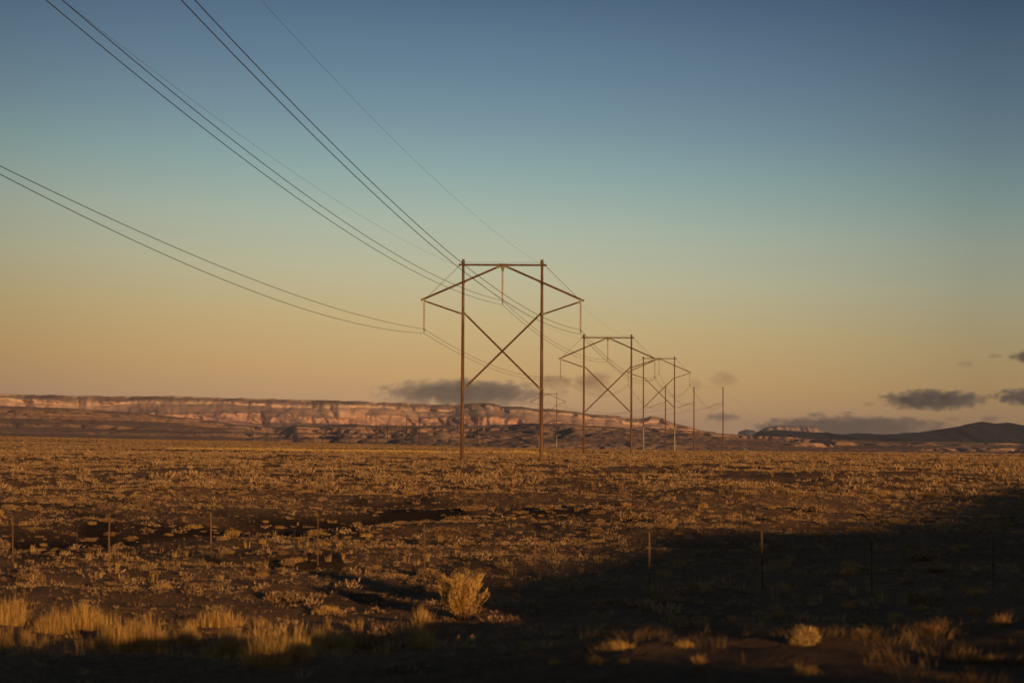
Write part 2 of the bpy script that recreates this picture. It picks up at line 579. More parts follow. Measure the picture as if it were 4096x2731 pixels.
su, sw = prof([(-700, 1600), (0, 1622), (300, 1632), (560, 1650), (800, 1672), (950, 1692), (1100, 1707), (1190, 1696), (1280, 1700), (1430, 1694), (1500, 1705),
               (1700, 1703), (1900, 1704), (2100, 1694), (2300, 1692), (2500, 1704), (2800, 1722), (3000, 1736), (3300, 1752), (3700, 1760), (4096, 1768), (4700, 1772)])
nu, ny = 1700, 560
U = np.linspace(-0.36, 0.36, nu)
Yv = np.geomspace(900.0, 7000.0, ny)
UU, YY = np.meshgrid(U, Yv)
XX = UU * YY
w_top = np.interp(UU, su, sw)
QX = UU * 3000.0; QY = np.log(YY / 3000.0) * 3000.0
wx = QX + 26 * pn(QX / 110.0, QY / 200.0, 61); wy = QY + 60 * pn(QX / 130.0, QY / 260.0, 62)
qs = YY / 3000.0
ridg = 1 - 2 * np.abs(pn(wx / 420.0, wy / 520.0, 63))
ridg2 = 1 - 2 * np.abs(pn(wx / 150.0, wy / 230.0, 66))
lum = fbm(wx / 420.0, wy / 700.0, 3, 71)
fine = fbm(QX / 11.0, QY / 40.0, 3, 75)
Yend = 6200.0
sh = sstep(1000, Yend, YY) ** 0.8
base = -10.0 + (w_top * Yend - 10 + 10.0) * sh
amp = sstep(1080, 1300, YY) * (1.0 + 1.3 * sstep(1500, 4500, YY))
mask = 0.25 + 0.75 * sstep(-0.3, 0.35, pn(XX / 420.0, YY / 800.0, 81))
mound = np.abs(pn(wx / 58.0, wy / 240.0, 63)) * 1.6
mound2 = np.abs(pn(wx / 24.0, wy / 95.0, 66)) * 1.6
big = sstep(.15, .6, pn(QX / 190.0 + 3.3, QY / 500.0, 68))
ruf = np.interp(UU, [-.26, -.15, -.11, -.08, .06, .10, .26], [.22, .25, .48, .60, .56, .36, .30])
H = base + amp * ruf * (3.0 * lum + mask * (6.5 * (mound - 0.4) + 3.4 * (mound2 - 0.3)) + 5.5 * big * (0.6 + 0.8 * mound) + 1.0 * fine)
st = 9.0
hq = H / st + 0.6 * pn(XX / 500.0, YY / 700.0, 91)
fq = hq - np.floor(hq)
terr = (np.floor(hq) + sstep(0.30, 0.62, fq)) * st - 0.6 * st * pn(XX / 500.0, YY / 700.0, 91)
tm = sstep(-.1, 0.3, pn(XX / 700.0, YY / 800.0, 95) + .5 * sstep(-.18, -.23, UU)) * sstep(1800, 3000, YY)
H = H * (1 - 0.8 * tm) + terr * 0.8 * tm
# keep the skyline near the traced one
lim = w_top * YY
over = np.maximum(H - (lim - 6), 0)
H = np.where(H > lim - 6, lim - 6 + 9 * (1 - np.exp(-over / 9)), H)
H = H * (1 - sstep(6500, 7000, YY)) + (-12) * sstep(6500, 7000, YY)
H = np.where(YY < 1000, -14.0, H)
pale = tm * sstep(0.28, 0.40, fq) * sstep(0.66, 0.52, fq) * 0.8
V = np.stack([XX, YY, H + EYE], -1).reshape(-1, 3)
idx = np.arange(nu * ny).reshape(ny, nu)
F = np.stack([idx[:-1, :-1], idx[:-1, 1:], idx[1:, 1:], idx[1:, :-1]], -1).reshape(-1, 4)
bad = mesh_np('badland_hills', V, F, M['clay'], smooth=True, attr={'pale': pale})
tag(bad, kind='structure')


# ------------------------------------------------------------------ the long mesa
mu, mw = prof([(-700, 1565), (0, 1578), (446, 1588), (714, 1589), (1000, 1597), (1300, 1605), (1487, 1610), (1664, 1616), (1776, 1621), (1850, 1618), (1922, 1614),
               (1977, 1619), (2007, 1627), (2100, 1632), (2160, 1639), (2198, 1637), (2240, 1641), (2329, 1654), (2400, 1661), (2457, 1661), (2503, 1673),
               (2575, 1673), (2603, 1665), (2653, 1673), (2678, 1687), (2736, 1702), (2779, 1714), (2900, 1745), (3100, 1790)])
nu = 2200
U = np.linspace(-0.36, 0.115, nu)
ROW = [(-700, 0.0), (-480, .12), (-330, .22), (-230, .30), (-180, .355), (-165, .37), (-152, .42), (-141, .48), (-131, .54), (-118, .575), (-90, .60), (-60, .63),
       (-20, .68), (20, .73), (60, .775), (90, .81), (95, .84), (99, .87), (130, .90), (180, .93), (230, .96), (236, .98), (242, 1.0), (420, 1.0), (900, .99), (1500, .9), (1800, 0.0)]
offs = np.array([r[0] for r in ROW], float); fr_ = np.array([r[1] for r in ROW], float)
# refine the face
ti = np.concatenate([np.linspace(i, i + 1, 4)[:-1] for i in range(len(ROW) - 1)] + [[len(ROW) - 1]])
offs = np.interp(ti, np.arange(len(ROW)), offs); fr_ = np.interp(ti, np.arange(len(ROW)), fr_)
offs = np.where((offs > -130) & (offs < 243), -130 + (offs + 130) * .5, np.where(offs >= 243, offs - 186, offs))
OO, UU = np.meshgrid(offs, U, indexing='ij')
FF = np.repeat(fr_[:, None], nu, 1)
Xn = UU * 8200.0
me1 = 330 * pn(Xn / 900.0, 0 * Xn + 1.5, 101) + 190 * pn(Xn / 380.0, 0 * Xn + 4.5, 102)
but = 60 * np.abs(pn(Xn / 130.0 + FF * 1.5, FF * 2.2 + 7.7, 103)) + 34 * pn(Xn / 48.0 + FF * 2.0, FF * 6.0, 104) + 18 * pn(Xn / 20.0, FF * 9.0, 105)
lowness = 1 - 0.55 * sstep(0.55, 1.0, FF)
Ypos = 8200 + OO * (1 + 0.25 * pn(Xn / 500.0, 0 * Xn, 107)) + me1 * lowness + .5 * but * (0.35 + 0.9 * sstep(.30, .37, FF) * sstep(.60, .55, FF) + 0.5 * sstep(.75, .86, FF))
Ypos = Ypos - (150 * np.clip(pn(Xn / 240.0 + FF * .5, FF * 1.2, 108), 0, 1) + 45 * np.abs(pn(Xn / 70.0 + FF * .8, FF * 1.5, 109))) * sstep(.05, .3, FF) * sstep(1, .9, FF)
wt = np.interp(UU, mu, mw)
Hr = wt * 8450
FH = FF + (.085 * pn(Xn / 330.0, FF * 1.5, 117) + .04 * pn(Xn / 120.0, FF * 2.5, 118)) * sstep(.1, .35, FF) * sstep(.99, .85, FF)
Hb = 20.0
HH = Hb + FH * (Hr - Hb) + 2.5 * fbm(Xn / 60.0, OO / 60.0, 3, 111) * sstep(0.02, 0.1, FF) * (FF < 0.995)
HH = np.where(FF > .995, wt * Ypos * np.where(OO > 300, .995, 1.0) + 0.8 * pn(Xn / 18.0, OO / 30.0, 113), HH)
V = np.stack([UU * Ypos, Ypos, HH + EYE], -1).reshape(-1, 3)
nr = len(offs)
idx = np.arange(nu * nr).reshape(nr, nu)
F = np.stack([idx[:-1, :-1], idx[:-1, 1:], idx[1:, 1:], idx[1:, :-1]], -1).reshape(-1, 4)
stratum = FF + 0.07 * pn(Xn / 260.0, FF * 3, 115) + 0.05 * pn(Xn / 70.0, FF * 5, 116)
mesa = mesh_np('mesa', V, F, M['mesa'], smooth=True, attr={'stratum': stratum})
tag(mesa, kind='structure')


# ------------------------------------------------------------------ far hills on the right
def far_hill(name, pts, Y0, depth, mat, seed, rough, attr=None, steep=None):
    hu, hw = prof(pts)
    n = 500; k = 60
    U = np.linspace(hu[0], hu[-1], n)
    tt = np.linspace(0, 1, k)
    TT, UU = np.meshgrid(tt, U, indexing='ij')
    Yp = Y0 + (TT - 0.5) * depth
    Hs = np.interp(UU, hu, hw) * Y0
    if steep:
        shape = np.interp(TT, [0, .30, .42, .5, .8, 1], [0, .62, .93, 1.0, 1.0, 0])
    else:
        shape = np.sin(np.clip(TT, 0, 1) * math.pi) ** 0.8
    X = UU * Yp
    Z = -30 + (Hs + 30) * shape * (1 - 0.02) + rough * fbm(X / (depth * .09), Yp / (depth * .13), 4, seed) * sstep(0.0, 0.2, shape) * sstep(1.0, 0.9, shape)
    Z = Z + 0.12 * rough * pn(X / 30.0, Yp / 200.0, seed + 9)
    Yj = Yp + depth * 0.05 * fbm(X / (depth * .06), TT * 2, 3, seed + 5) * sstep(0, 0.1, TT) * sstep(1, .9, TT)
    V = np.stack([UU * Yj, Yj, Z + EYE], -1).reshape(-1, 3)
    idx = np.arange(n * k).reshape(k, n)
    F = np.stack([idx[:-1, :-1], idx[:-1, 1:], idx[1:, 1:], idx[1:, :-1]], -1).reshape(-1, 4)
    o = mesh_np(name, V, F, mat, smooth=True, attr={'stratum': np.interp(shape, [0, 1], [0.2, 0.96])})
    return tag(o, kind='structure')


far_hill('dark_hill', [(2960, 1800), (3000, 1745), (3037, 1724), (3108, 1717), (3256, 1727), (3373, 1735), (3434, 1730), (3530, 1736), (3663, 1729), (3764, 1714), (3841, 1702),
                       (3876, 1691), (3932, 1684), (3983, 1691), (4034, 1688), (4096, 1698), (4300, 1712), (4700, 1735), (5000, 1810)], 11500, 2600, M['shadowed_forest'], 131, 16)
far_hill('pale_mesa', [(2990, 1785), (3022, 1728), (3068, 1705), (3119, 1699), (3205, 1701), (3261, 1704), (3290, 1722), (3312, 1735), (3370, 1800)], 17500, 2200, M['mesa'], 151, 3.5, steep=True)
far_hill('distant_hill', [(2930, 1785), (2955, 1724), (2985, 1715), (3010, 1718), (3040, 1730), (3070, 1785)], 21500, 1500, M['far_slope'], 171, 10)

# ------------------------------------------------------------------ air
m = bpy.data.materials.new('haze_air'); m.use_nodes = True
t = m.node_tree; t.nodes.clear()
pv = t.nodes.new('ShaderNodeVolumePrincipled')
pv.inputs['Color'].default_value = (0.98, 0.93, 0.95, 1)
pv.inputs['Density'].default_value = 2.6e-5
pv.inputs['Anisotropy'].default_value = 0.45
mo = t.nodes.new('ShaderNodeOutputMaterial')
t.links.new(pv.outputs[0], mo.inputs['Volume'])
zmin = min(float(np.min(GZ)), -40.0 + EYE) - 1.0
zmax = 330.0
hb = MB()
hb.v = [Vector((x, y, z)) for z in (zmin, zmax) for (x, y) in ((-27000, -27000), (27000, -27000), (27000, 27000), (-27000, 27000))]
hb.f = [(3, 2, 1, 0), (4, 5, 6, 7), (0, 1, 5, 4), (1, 2, 6, 5), (2, 3, 7, 6), (3, 0, 4, 7)]; hb.m = [0] * 6
haze = hb.build('haze', m, smooth=False)
tag(haze, 'thin warm dusty air over the plain and the far mesas', kind='stuff')


# ------------------------------------------------------------------ clouds: lumpy bodies of thin vapour 45 km off
def cloud_mat(name, dens, colr, seed, nscale, cut):
    m = bpy.data.materials.new(name); m.use_nodes = True
    t = m.node_tree; t.nodes.clear()
    tc = t.nodes.new('ShaderNodeTexCoord')
    ln = t.nodes.new('ShaderNodeVectorMath'); ln.operation = 'LENGTH'
    sc = t.nodes.new('ShaderNodeMapping'); sc.vector_type = 'POINT'
    t.links.new(tc.outputs['Object'], ln.inputs[0])
    nz = t.nodes.new('ShaderNodeTexNoise')
    sc.inputs['Scale'].default_value = nscale
    sc.inputs['Location'].default_value = (seed * 3.7, seed * 1.3, seed * 2.1)
    t.links.new(tc.outputs['Object'], sc.inputs[0])
    t.links.new(sc.outputs[0], nz.inputs['Vector'])
    nz.inputs['Scale'].default_value = 1.0
    nz.inputs['Detail'].default_value = 5
    nz.inputs['Roughness'].default_value = 0.6
    # density = clamp((noise - cut) - falloff)
    mr = t.nodes.new('ShaderNodeMapRange')
    mr.inputs[1].default_value = 0.25; mr.inputs[2].default_value = 1.0; mr.inputs[3].default_value = 0.0; mr.inputs[4].default_value = 0.42
    t.links.new(ln.outputs['Value'], mr.inputs[0])
    sb = t.nodes.new('ShaderNodeMath'); sb.operation = 'SUBTRACT'
    t.links.new(nz.outputs['Fac'], sb.inputs[0]); t.links.new(mr.outputs[0], sb.inputs[1])
    m2 = t.nodes.new('ShaderNodeMapRange')
    m2.inputs[1].default_value = cut; m2.inputs[2].default_value = cut + 0.20; m2.inputs[3].default_value = 0; m2.inputs[4].default_value = dens
    t.links.new(sb.outputs[0], m2.inputs[0])
    pv = t.nodes.new('ShaderNodeVolumePrincipled')
    pv.inputs['Color'].default_value = (*colr, 1)
    t.links.new(m2.outputs[0], pv.inputs['Density'])
    mo = t.nodes.new('ShaderNodeOutputMaterial')
    t.links.new(pv.outputs[0], mo.inputs['Volume'])
    return m


CY = 45000.0
ico_v = None


def cloud(x0, x1, y0, y1, label, colr=(0.44, 0.47, 0.55), dens=0.0035, cut=0.28, grain=1.0):
    c = at((x0 + x1) / 2, (y0 + y1) / 2, CY)
    rx = (x1 - x0) / 2 / FPX * CY; rz = (y1 - y0) / 2 / FPX * CY
    i = len([o for o in bpy.data.objects if o.name.startswith('cloud')])
    bm = bmesh.new()
    bmesh.ops.create_icosphere(bm, subdivisions=3, radius=1.0)
    asp = rx / rz
    me = bpy.data.meshes.new('cloud'); bm.to_mesh(me); bm.free()
    me.materials.append(cloud_mat('vapour', dens, colr, i + 1, (asp * 0.9 * grain, 1.6 * grain, 1.5 * grain), cut))
    o = place('cloud', me, None, c)
    ry = max(rz * 1.2, min(rx, 700.0))
    o.scale = (rx, ry, rz)
    return tag(o, label, 'cloud', 'evening clouds low over the horizon')


cloud(1440, 2290, 1505, 1640, 'long grey cloud bank lying over the mesa behind the nearest pylon', (0.44, 0.50, 0.60), 0.0032, 0.16, 1.3)
cloud(2080, 2330, 1470, 1580, 'pale mauve wisp of cloud between the two nearest pylons', (0.5, 0.42, 0.44), 0.0014, 0.30)
cloud(2240, 2500, 1460, 1600, 'mauve cloud patch seen through the second pylon', (0.5, 0.42, 0.44), 0.0015, 0.29)
cloud(2740, 2830, 1500, 1572, 'small grey puff right of the third pylon', (0.44, 0.42, 0.46), 0.0012, 0.27)
cloud(2805, 3000, 1470, 1560, 'soft pinkish cloud above the rightmost pole of the dead-end structure', (0.60, 0.48, 0.48), 0.0010, 0.25)
cloud(2770, 3010, 1635, 1700, 'dim grey cloud streak low between the dead-end poles', dens=0.0020, cut=0.26)
cloud(2960, 3860, 1655, 1765, 'low grey cloud bank along the horizon behind the pale mesa', colr=(0.34, 0.38, 0.47), dens=0.0036, cut=0.13)
cloud(3195, 3330, 1640, 1676, 'small flat cloud just above the pale mesa', dens=0.0030, cut=0.27)
cloud(3330, 3450, 1636, 1668, 'thin broken cloud right of the pale mesa', dens=0.0022, cut=0.30)
cloud(3470, 4010, 1548, 1650, 'dark blue-grey cloud with ragged top at the right, largest on that side', (0.25, 0.32, 0.44), 0.0046, 0.185, 1.35)
cloud(3930, 4300, 1545, 1630, 'dark cloud cut by the right edge of the frame above the dark hill', (0.25, 0.32, 0.44), 0.0046, 0.20, 1.35)
cloud(3990, 4260, 1385, 1470, 'ragged dark cloud high at the right edge of the frame', (0.24, 0.28, 0.36), 0.0036, 0.285, 1.4)
cloud(3930, 4030, 1405, 1445, 'tiny grey cloud beside the ragged high one', (0.34, 0.32, 0.36), 0.0022, 0.30)
cloud(3800, 3930, 1430, 1480, 'faint scrap of cloud high at the right', (0.36, 0.34, 0.36), 0.0014, 0.31, 1.5)
cloud(3760, 3860, 1655, 1695, 'small grey cloud beside the top of the dark hill', dens=0.0020, cut=0.27)
cloud(3900, 4020, 1650, 1700, 'grey cloud resting just over the top of the dark hill', dens=0.0032, cut=0.26)
cloud(3430, 3520, 1590, 1640, 'small broken cloud left of the largest right-hand cloud', dens=0.0018, cut=0.31, grain=1.3)

# ------------------------------------------------------------------ transmission towers
HALF = 3.93
TOPZ = 20.08
_cache = {}


def cached(key, fn):
    if key not in _cache:
        _cache[key] = fn()
    return _cache[key]


def insul_mesh(length, nd, yoke=False):
    b = MB()
    prof = [(0.015, 0.0)]
    step = length / nd
    for i in range(nd):
        z = -i * step
        prof += [(0.045, z - step * .15), (0.05, z - step * .30), (0.135, z - step * .55), (0.13, z - step * .70), (0.04, z - step * .76)]
    prof += [(0.02, -length)]
    b.lathe(prof, 10)
    return b.mesh('insulator_string', M['glass'])


def yoke_mesh():
    b = MB()
    b.prism([(-0.05, 0.0), (0.05, 0.0), (0.075, -0.12), (0.04, -0.42), (-0.04, -0.42), (-0.075, -0.12)], -0.012, 0.012)
    for z in (-0.08, -0.50):
        b.tube([(0.0, -0.16, z + 0.015), (0, 0, z), (0.0, 0.16, z + 0.015)], 0.035, 8)
    b.tube([(0.05, 0, -0.10), (0.14, 0, -0.2), (0.10, 0, -0.3)], 0.015, 6)
    return b.mesh('yoke_plate', M['fitting'])


def timber_mesh(name, p, q, w, h, ends=0.45):
    """squared timber with metal sleeves at its ends"""
    b = MB()
    p = Vector(p); q = Vector(q)
    t = (q - p).normalized()
    b.cur = 0
    b.bar(p, q, w, h)
    b.cur = 1
    if ends:
        b.bar(p - t * 0.06, p + t * ends, w + 0.02, h + 0.02)
        b.bar(q - t * ends, q + t * 0.06, w + 0.02, h + 0.02)
    return b.mesh(name, [M['timber'], M['fitting']], smooth=False)


ATT = {}        # wire attachment points of each tower, in its own axes


def h_tower(cx_top, py_top, Y, base_z, label, rot=0.0, stub=0.0, name='transmission_tower', far=False):
    """two-pole wooden H-frame; its pole tops are at pixel height py_top, its feet at base_z"""
    c = at(cx_top, py_top, Y)
    root = empty(name, (c.x, Y, base_z))
    root.rotation_euler.z = rot
    tag(root, label, 'transmission tower', 'wooden H-frame transmission towers crossing the plain')
    Ht = c.z - base_z
    dz = Ht - TOPZ                       # everything below is measured from the pole top of the first tower
    for s in (-1, 1):
        x = s * HALF
        def mk():
            b = MB()
            z0 = stub if stub else -1.5
            zs = np.linspace(z0, Ht, 9)
            pts = [(x, 0, z) for z in zs]
            b.tube(pts, [(0.185 - 0.055 * (z - 0) / Ht) * (1.35 if far else 1.0) for z in zs], 14)
            return b.mesh('pole', M['far_pole' if far else 'pole'])
        p = place('pole', mk(), root)
        if stub:
            b = MB()
            b.tube([(x + 0.02, 0.0, -1.5), (x, 0, stub + 0.4)], [0.20, 0.17], 12)
            b.cur = 0
            k = b.build('pole_stub', M['pale_stub'], p)
            k['label'] = 'pale grey weathered lower section of the pole'
        for zz in (TOPZ - 0.28, 17.77, 14.65, 7.2):
            b = MB()
            b.tube([(x, 0, zz + dz - 0.09), (x, 0, zz + dz + 0.09)], 0.175, 12)
            b.tube([(x, -0.26, zz + dz), (x, 0.26, zz + dz)], 0.03, 6)
            b.tube([(x - 0.26, 0, zz + dz), (x + 0.26, 0, zz + dz)], 0.025, 6)
            b.build('pole_band', M['fitting'], p)
    def P(name, me):
        o = place(name, me, root); o.location.z = dz; return o
    P('crossbeam', cached('cb', lambda: timber_mesh('crossbeam', (-HALF - .46, -.24, 19.51), (HALF + .46, -.24, 19.51), .14, .19, 0.0)))
    P('tie_rod', cached('tr', lambda: _tube('tie_rod', [(-HALF, 0, 19.8), (-HALF * .5, 0, 19.80), (HALF, 0, 19.8)], .012)))
    def hp():
        b = MB(); b.prism([(-.24, 19.42), (.24, 19.42), (.20, 19.25), (.05, 18.72), (-.05, 18.72), (-.20, 19.25)], -.30, -.18)
        b.prism([(-.42, 19.64), (.42, 19.64), (.42, 19.60), (-.42, 19.60)], -.32, -.16)
        return b.mesh('hanger_plate', M['fitting'], smooth=False)
    P('hanger_plate', cached('hp', hp))
    for s in (-1, 1):
        P('upper_arm', cached(('ua', s), lambda: timber_mesh('upper_arm', (s * .30, -.24, 19.38), (s * 8.07, -.24, 15.98), .14, .20, .38)))
        P('lower_strut', cached(('ls', s), lambda: timber_mesh('lower_strut', (s * 7.75, -.24, 15.88), (s * (HALF + .1), -.10, 14.62), .12, .16, .3)))
        P('guy_rod', cached(('gr', s), lambda: _tube('guy_rod', [(s * HALF, -.1, 19.8), (s * 7.5, -.24, 16.25)], .022)))
        P('cross_brace', cached(('xb', s), lambda: timber_mesh('cross_brace', (s * (HALF - .12), s * .10, 14.70), (-s * (HALF - .1), s * .10, 7.16), .13, .19, .42)))
    for x, z, n in ((-7.79, 15.83, 18), (0.0, 18.70, 18), (7.79, 15.83, 18)):
        o = place('insulator_string', cached('ins', lambda: insul_mesh(2.66, 18)), root, (x, -.24, z + dz))
        place('yoke_plate', cached('yk', yoke_mesh), o, (0, 0, -2.66))
    mw_ = Matrix.Translation(root.location) @ Matrix.Rotation(rot, 4, 'Z')
    att = {}
    for ph, x, z in (('left', -7.79, 15.83), ('centre', 0, 18.70), ('right', 7.79, 15.83)):
        att[ph + ' upper'] = mw_ @ Vector((x, -.24, z + dz - 2.66 - .08))
        att[ph + ' lower'] = mw_ @ Vector((x, -.24, z + dz - 2.66 - .50))
    att['left shield'] = mw_ @ Vector((-HALF - .35, -.24, 19.35 + dz))
    att['right shield'] = mw_ @ Vector((HALF + .35, -.24, 19.35 + dz))
    return root, att


def _tube(name, pts, r, mat='steel', n=6):
    b = MB(); b.tube(pts, r, n)
    return b.mesh(name, M[mat])


ROT = -math.atan(0.1233)
T = []
Y1 = 198.0
T.append(h_tower(2010.8, 1038, Y1, gz(-0.94, Y1) - 0.1, 'nearest and tallest-looking wooden H-frame pylon with reddish poles and white insulator strings'))
Y2 = 329.4
c = at(2431, 1337, Y2)
T.append(h_tower(2431, 1337, Y2, gz(c.x, Y2) - 0.1, 'second wooden H-frame pylon from the front, right of the nearest one'))
Y3 = 503.0
c = at(2636, 1425, Y3)
T.append(h_tower(2636, 1425, Y3, gz(c.x, Y3) - 0.1, 'third wooden H-frame pylon whose two poles stand on long pale grey lower sections', stub=6.3))
Y5 = 886.0
T5 = h_tower(2192, 1570, Y5, at(2192, 1793, Y5).z, "distant H-frame pylon on pale stubs, behind the nearest pylon's right pole", stub=5.9)
T6 = h_tower(1880, 1673, 1066.0, at(1880, 1822, 1066).z, 'distant H-frame pylon behind the left pole of the nearest pylon', far=True)
T7 = h_tower(1652, 1673, 1246.0, at(1652, 1800, 1246).z, 'small distant H-frame pylon left of the nearest one, standing before the mesa', far=True)
T8 = h_tower(1528, 1692, 1368.0, at(1528, 1808, 1368).z, 'smallest H-frame pylon, farthest left before the mesa', far=True)

# the three-pole dead-end structure
Y4 = 700.0
root = empty('dead_end_structure', at(2776, 1800, Y4))
tag(root, 'row of three tall bare guyed wooden poles right of the third pylon', 'pole structure')
rz0 = root.location.z
PX4 = [(2662, 1545), (2776, 1546), (2892, 1547)]
dead = {}
tops = []
for k, (px, py) in enumerate(PX4):
    p = at(px, py, Y4) - root.location
    gb = gz(p.x + root.location.x, Y4) - rz0
    b = MB(); b.tube([(p.x, 0, z) for z in np.linspace(gb - 1.5, p.z, 7)], list(np.linspace(.24, .16, 7)), 12)
    pole = b.build('pole', M['pole'], root)
    for zz in (p.z - .3, p.z - 5.4):
        b = MB(); b.tube([(p.x, 0, zz - .15), (p.x, 0, zz + .15)], .23, 10)
        b.build('pole_band', M['fitting'], pole)
    tops.append(p)
    # strain insulators reaching out to the left, toward the next span
    a = Vector((p.x - .2, .05, p.z - 5.4))
    q = a + Vector((-5.0, 3.2, -1.9))
    b = MB()
    L_ = (q - a).length
    dirv = (q - a).normalized()
    b.tube([a, a + dirv * 1.0], .03, 6)
    nd = 20
    pts = []; rr = []
    for i in range(nd * 2 + 1):
        pts.append(a + dirv * (1.0 + (L_ - 1.0) * i / (nd * 2))); rr.append(.06 if i % 2 == 0 else .14)
    b.tube(pts, rr, 8)
    b.build('strain_insulator', M['glass'], root)
    dead[k] = (p + root.location + Vector((0, -.2, -5.4)), q + root.location)
    # jumper loop
    b = MB()
    j0 = q; j1 = Vector((p.x, -.3, p.z - 5.6))
    b.tube([j0.lerp(j1, s) + Vector((0, 0, -7 * s * (1 - s))) for s in np.linspace(0, 1, 12)], .02, 6)
    b.build('jumper_loop', M['wire'], root)
b = MB(); b.tube([tops[0] - Vector((0, 0, .1)), tops[1] - Vector((0, 0, .1)), tops[2] - Vector((0, 0, .1))], .012, 6)
b.build('tie_wire', M['steel'], root)
for (px, py, gx, Yg) in ((2892, 1550, 3172, 690), (2892, 1608, 3100, 694), (2776, 1608, 3000, 696), (2892, 1686, 2988, 697)):
    a = at(px, py, Y4) - root.location
    e = at(gx, 1804, Yg); e.z = gz(e.x, Yg); e = e - root.location
    b = MB(); b.tube([a, e], .010, 6)
    g = b.build('guy_wire', M['steel'], root)
    d = (a - e).normalized()
    b = MB(); b.tube([e + d * .1, e + d * 2.6], .06, 8)
    gg = b.build('guy_guard', M['guard'], g)
    gg['label'] = 'pale guard sleeve round the foot of the guy wire'

# ------------------------------------------------------------------ wires
WIRES = {
    'left upper': ('upper wire of the pair sweeping from the left edge to the nearest pylon', 14.2, 5.75, .0175),
    'left lower': ('lower wire of the pair sweeping from the left edge to the nearest pylon', 14.2, 5.75, .0175),
    'centre upper': ("upper wire of the pair running from the top left to the nearest pylon's middle string", 14.2, 5.17, .0175),
    'centre lower': ("lower wire of the pair running from the top left to the nearest pylon's middle string", 14.2, 5.17, .0175),
    'right upper': ("upper wire of the steep pair running to the nearest pylon's right arm", 14.2, 6.5, .0175),
    'right lower': ("lower wire of the steep pair running to the nearest pylon's right arm", 14.2, 6.5, .0175),
    'left shield': ("very thin wire just above the central pair, ending at the nearest pylon's left pole top", 14.4, 6.46, .006),
    'right shield': ("very thin steep wire from the top edge to the nearest pylon's right pole top", 14.4, 7.0, .006),
}
KSAG = 14.6 / Y1 ** 2
TRACE = {'left upper': [(0, 659), (475, 900), (975, 1097), (1650, 1314)], 'left lower': [(0, 698), (406, 900), (1650, 1331)],
         'centre upper': [(247, 0), (1396, 900), (1650, 1056)], 'centre lower': [(182, 0), (1346, 900), (1650, 1083)],
         'right upper': [(778, 0), (1400, 646), (1785, 1000)], 'right lower': [(724, 0), (1400, 686), (1748, 1000)],
         'left shield': [(247, 0), (1400, 836), (1688, 1000)], 'right shield': [(1042, 0), (1400, 383), (2076, 1000)]}
for key, (label, A, Bc, r) in WIRES.items():
    pts = []
    a1 = T[0][1][key]
    rows = []; rhs = []
    for px, py in TRACE[key]:                        # the sag of this span, from three sightings of it
        u, w_ = ang(px, py)
        Y = (a1.x - 0.1233 * Y1) / (u - 0.1233)
        xx = 1 - Y / Y1
        rows.append((xx * xx, -xx)); rhs.append(w_ * Y + EYE - a1.z)
    A, Bc = np.linalg.lstsq(np.array(rows), np.array(rhs), rcond=None)[0]
    for x in np.linspace(1.30, 0, 60):               # the span that passes over the camera's left
        Y = Y1 * (1 - x)
        pts.append(Vector((a1.x - 0.1233 * (Y1 - Y), Y - .24 * (1 - x), a1.z - Bc * x + A * x * x)))
    chain = [a1, T[1][1][key], T[2][1][key]]
    k = {'left': 0, 'centre': 1, 'right': 2}[key.split()[0]]
    if 'shield' in key:
        chain.append(tops[0 if k == 0 else 2] + root.location - Vector((0, 0, .1)))
    else:
        chain.append(dead[k][0] + Vector((0, 0, .2 if 'upper' in key else -.2)))
    for a, b_ in zip(chain[:-1], chain[1:]):
        Lx = b_.y - a.y
        ks = KSAG * (0.85 if 'shield' in key else 1.05)
        for s in np.linspace(0, 1, 25)[1:]:
            p = a.lerp(b_, s); p.z -= ks * Lx * Lx * s * (1 - s)
            pts.append(p)
    b = MB(); b.tube(pts, r, 6)
    o = b.build('power_wire', M['wire'])
    tag(o, label, 'wire', 'overhead wires of the transmission line')

FARL = {
    'left upper': 'faint far wire, upper left strand after the line turns left', 'left lower': 'faint far wire, lower left strand after the line turns left',
    'centre upper': 'faint far wire, upper middle strand after the line turns left', 'centre lower': 'faint far wire, lower middle strand after the line turns left',
    'right upper': 'faint far wire, upper right strand after the line turns left', 'right lower': 'faint far wire, lower right strand after the line turns left'}
for key, label in FARL.items():
    k = {'left': 0, 'centre': 1, 'right': 2}[key.split()[0]]
    chain = [dead[k][1] + Vector((0, 0, .2 if 'upper' in key else -.2)), T5[1][key], T6[1][key], T7[1][key], T8[1][key]]
    pts = [chain[0]]
    for a, b_ in zip(chain[:-1], chain[1:]):
        Lx = (b_ - a).length
        for s in np.linspace(0, 1, 25)[1:]:
            p = a.lerp(b_, s); p.z -= KSAG * 1.0 * Lx * Lx * s * (1 - s)
            pts.append(p)
    b = MB(); b.tube(pts, .018, 5)
    tag(b.build('power_wire', M['wire']), label, 'wire', 'overhead wires of the far line')

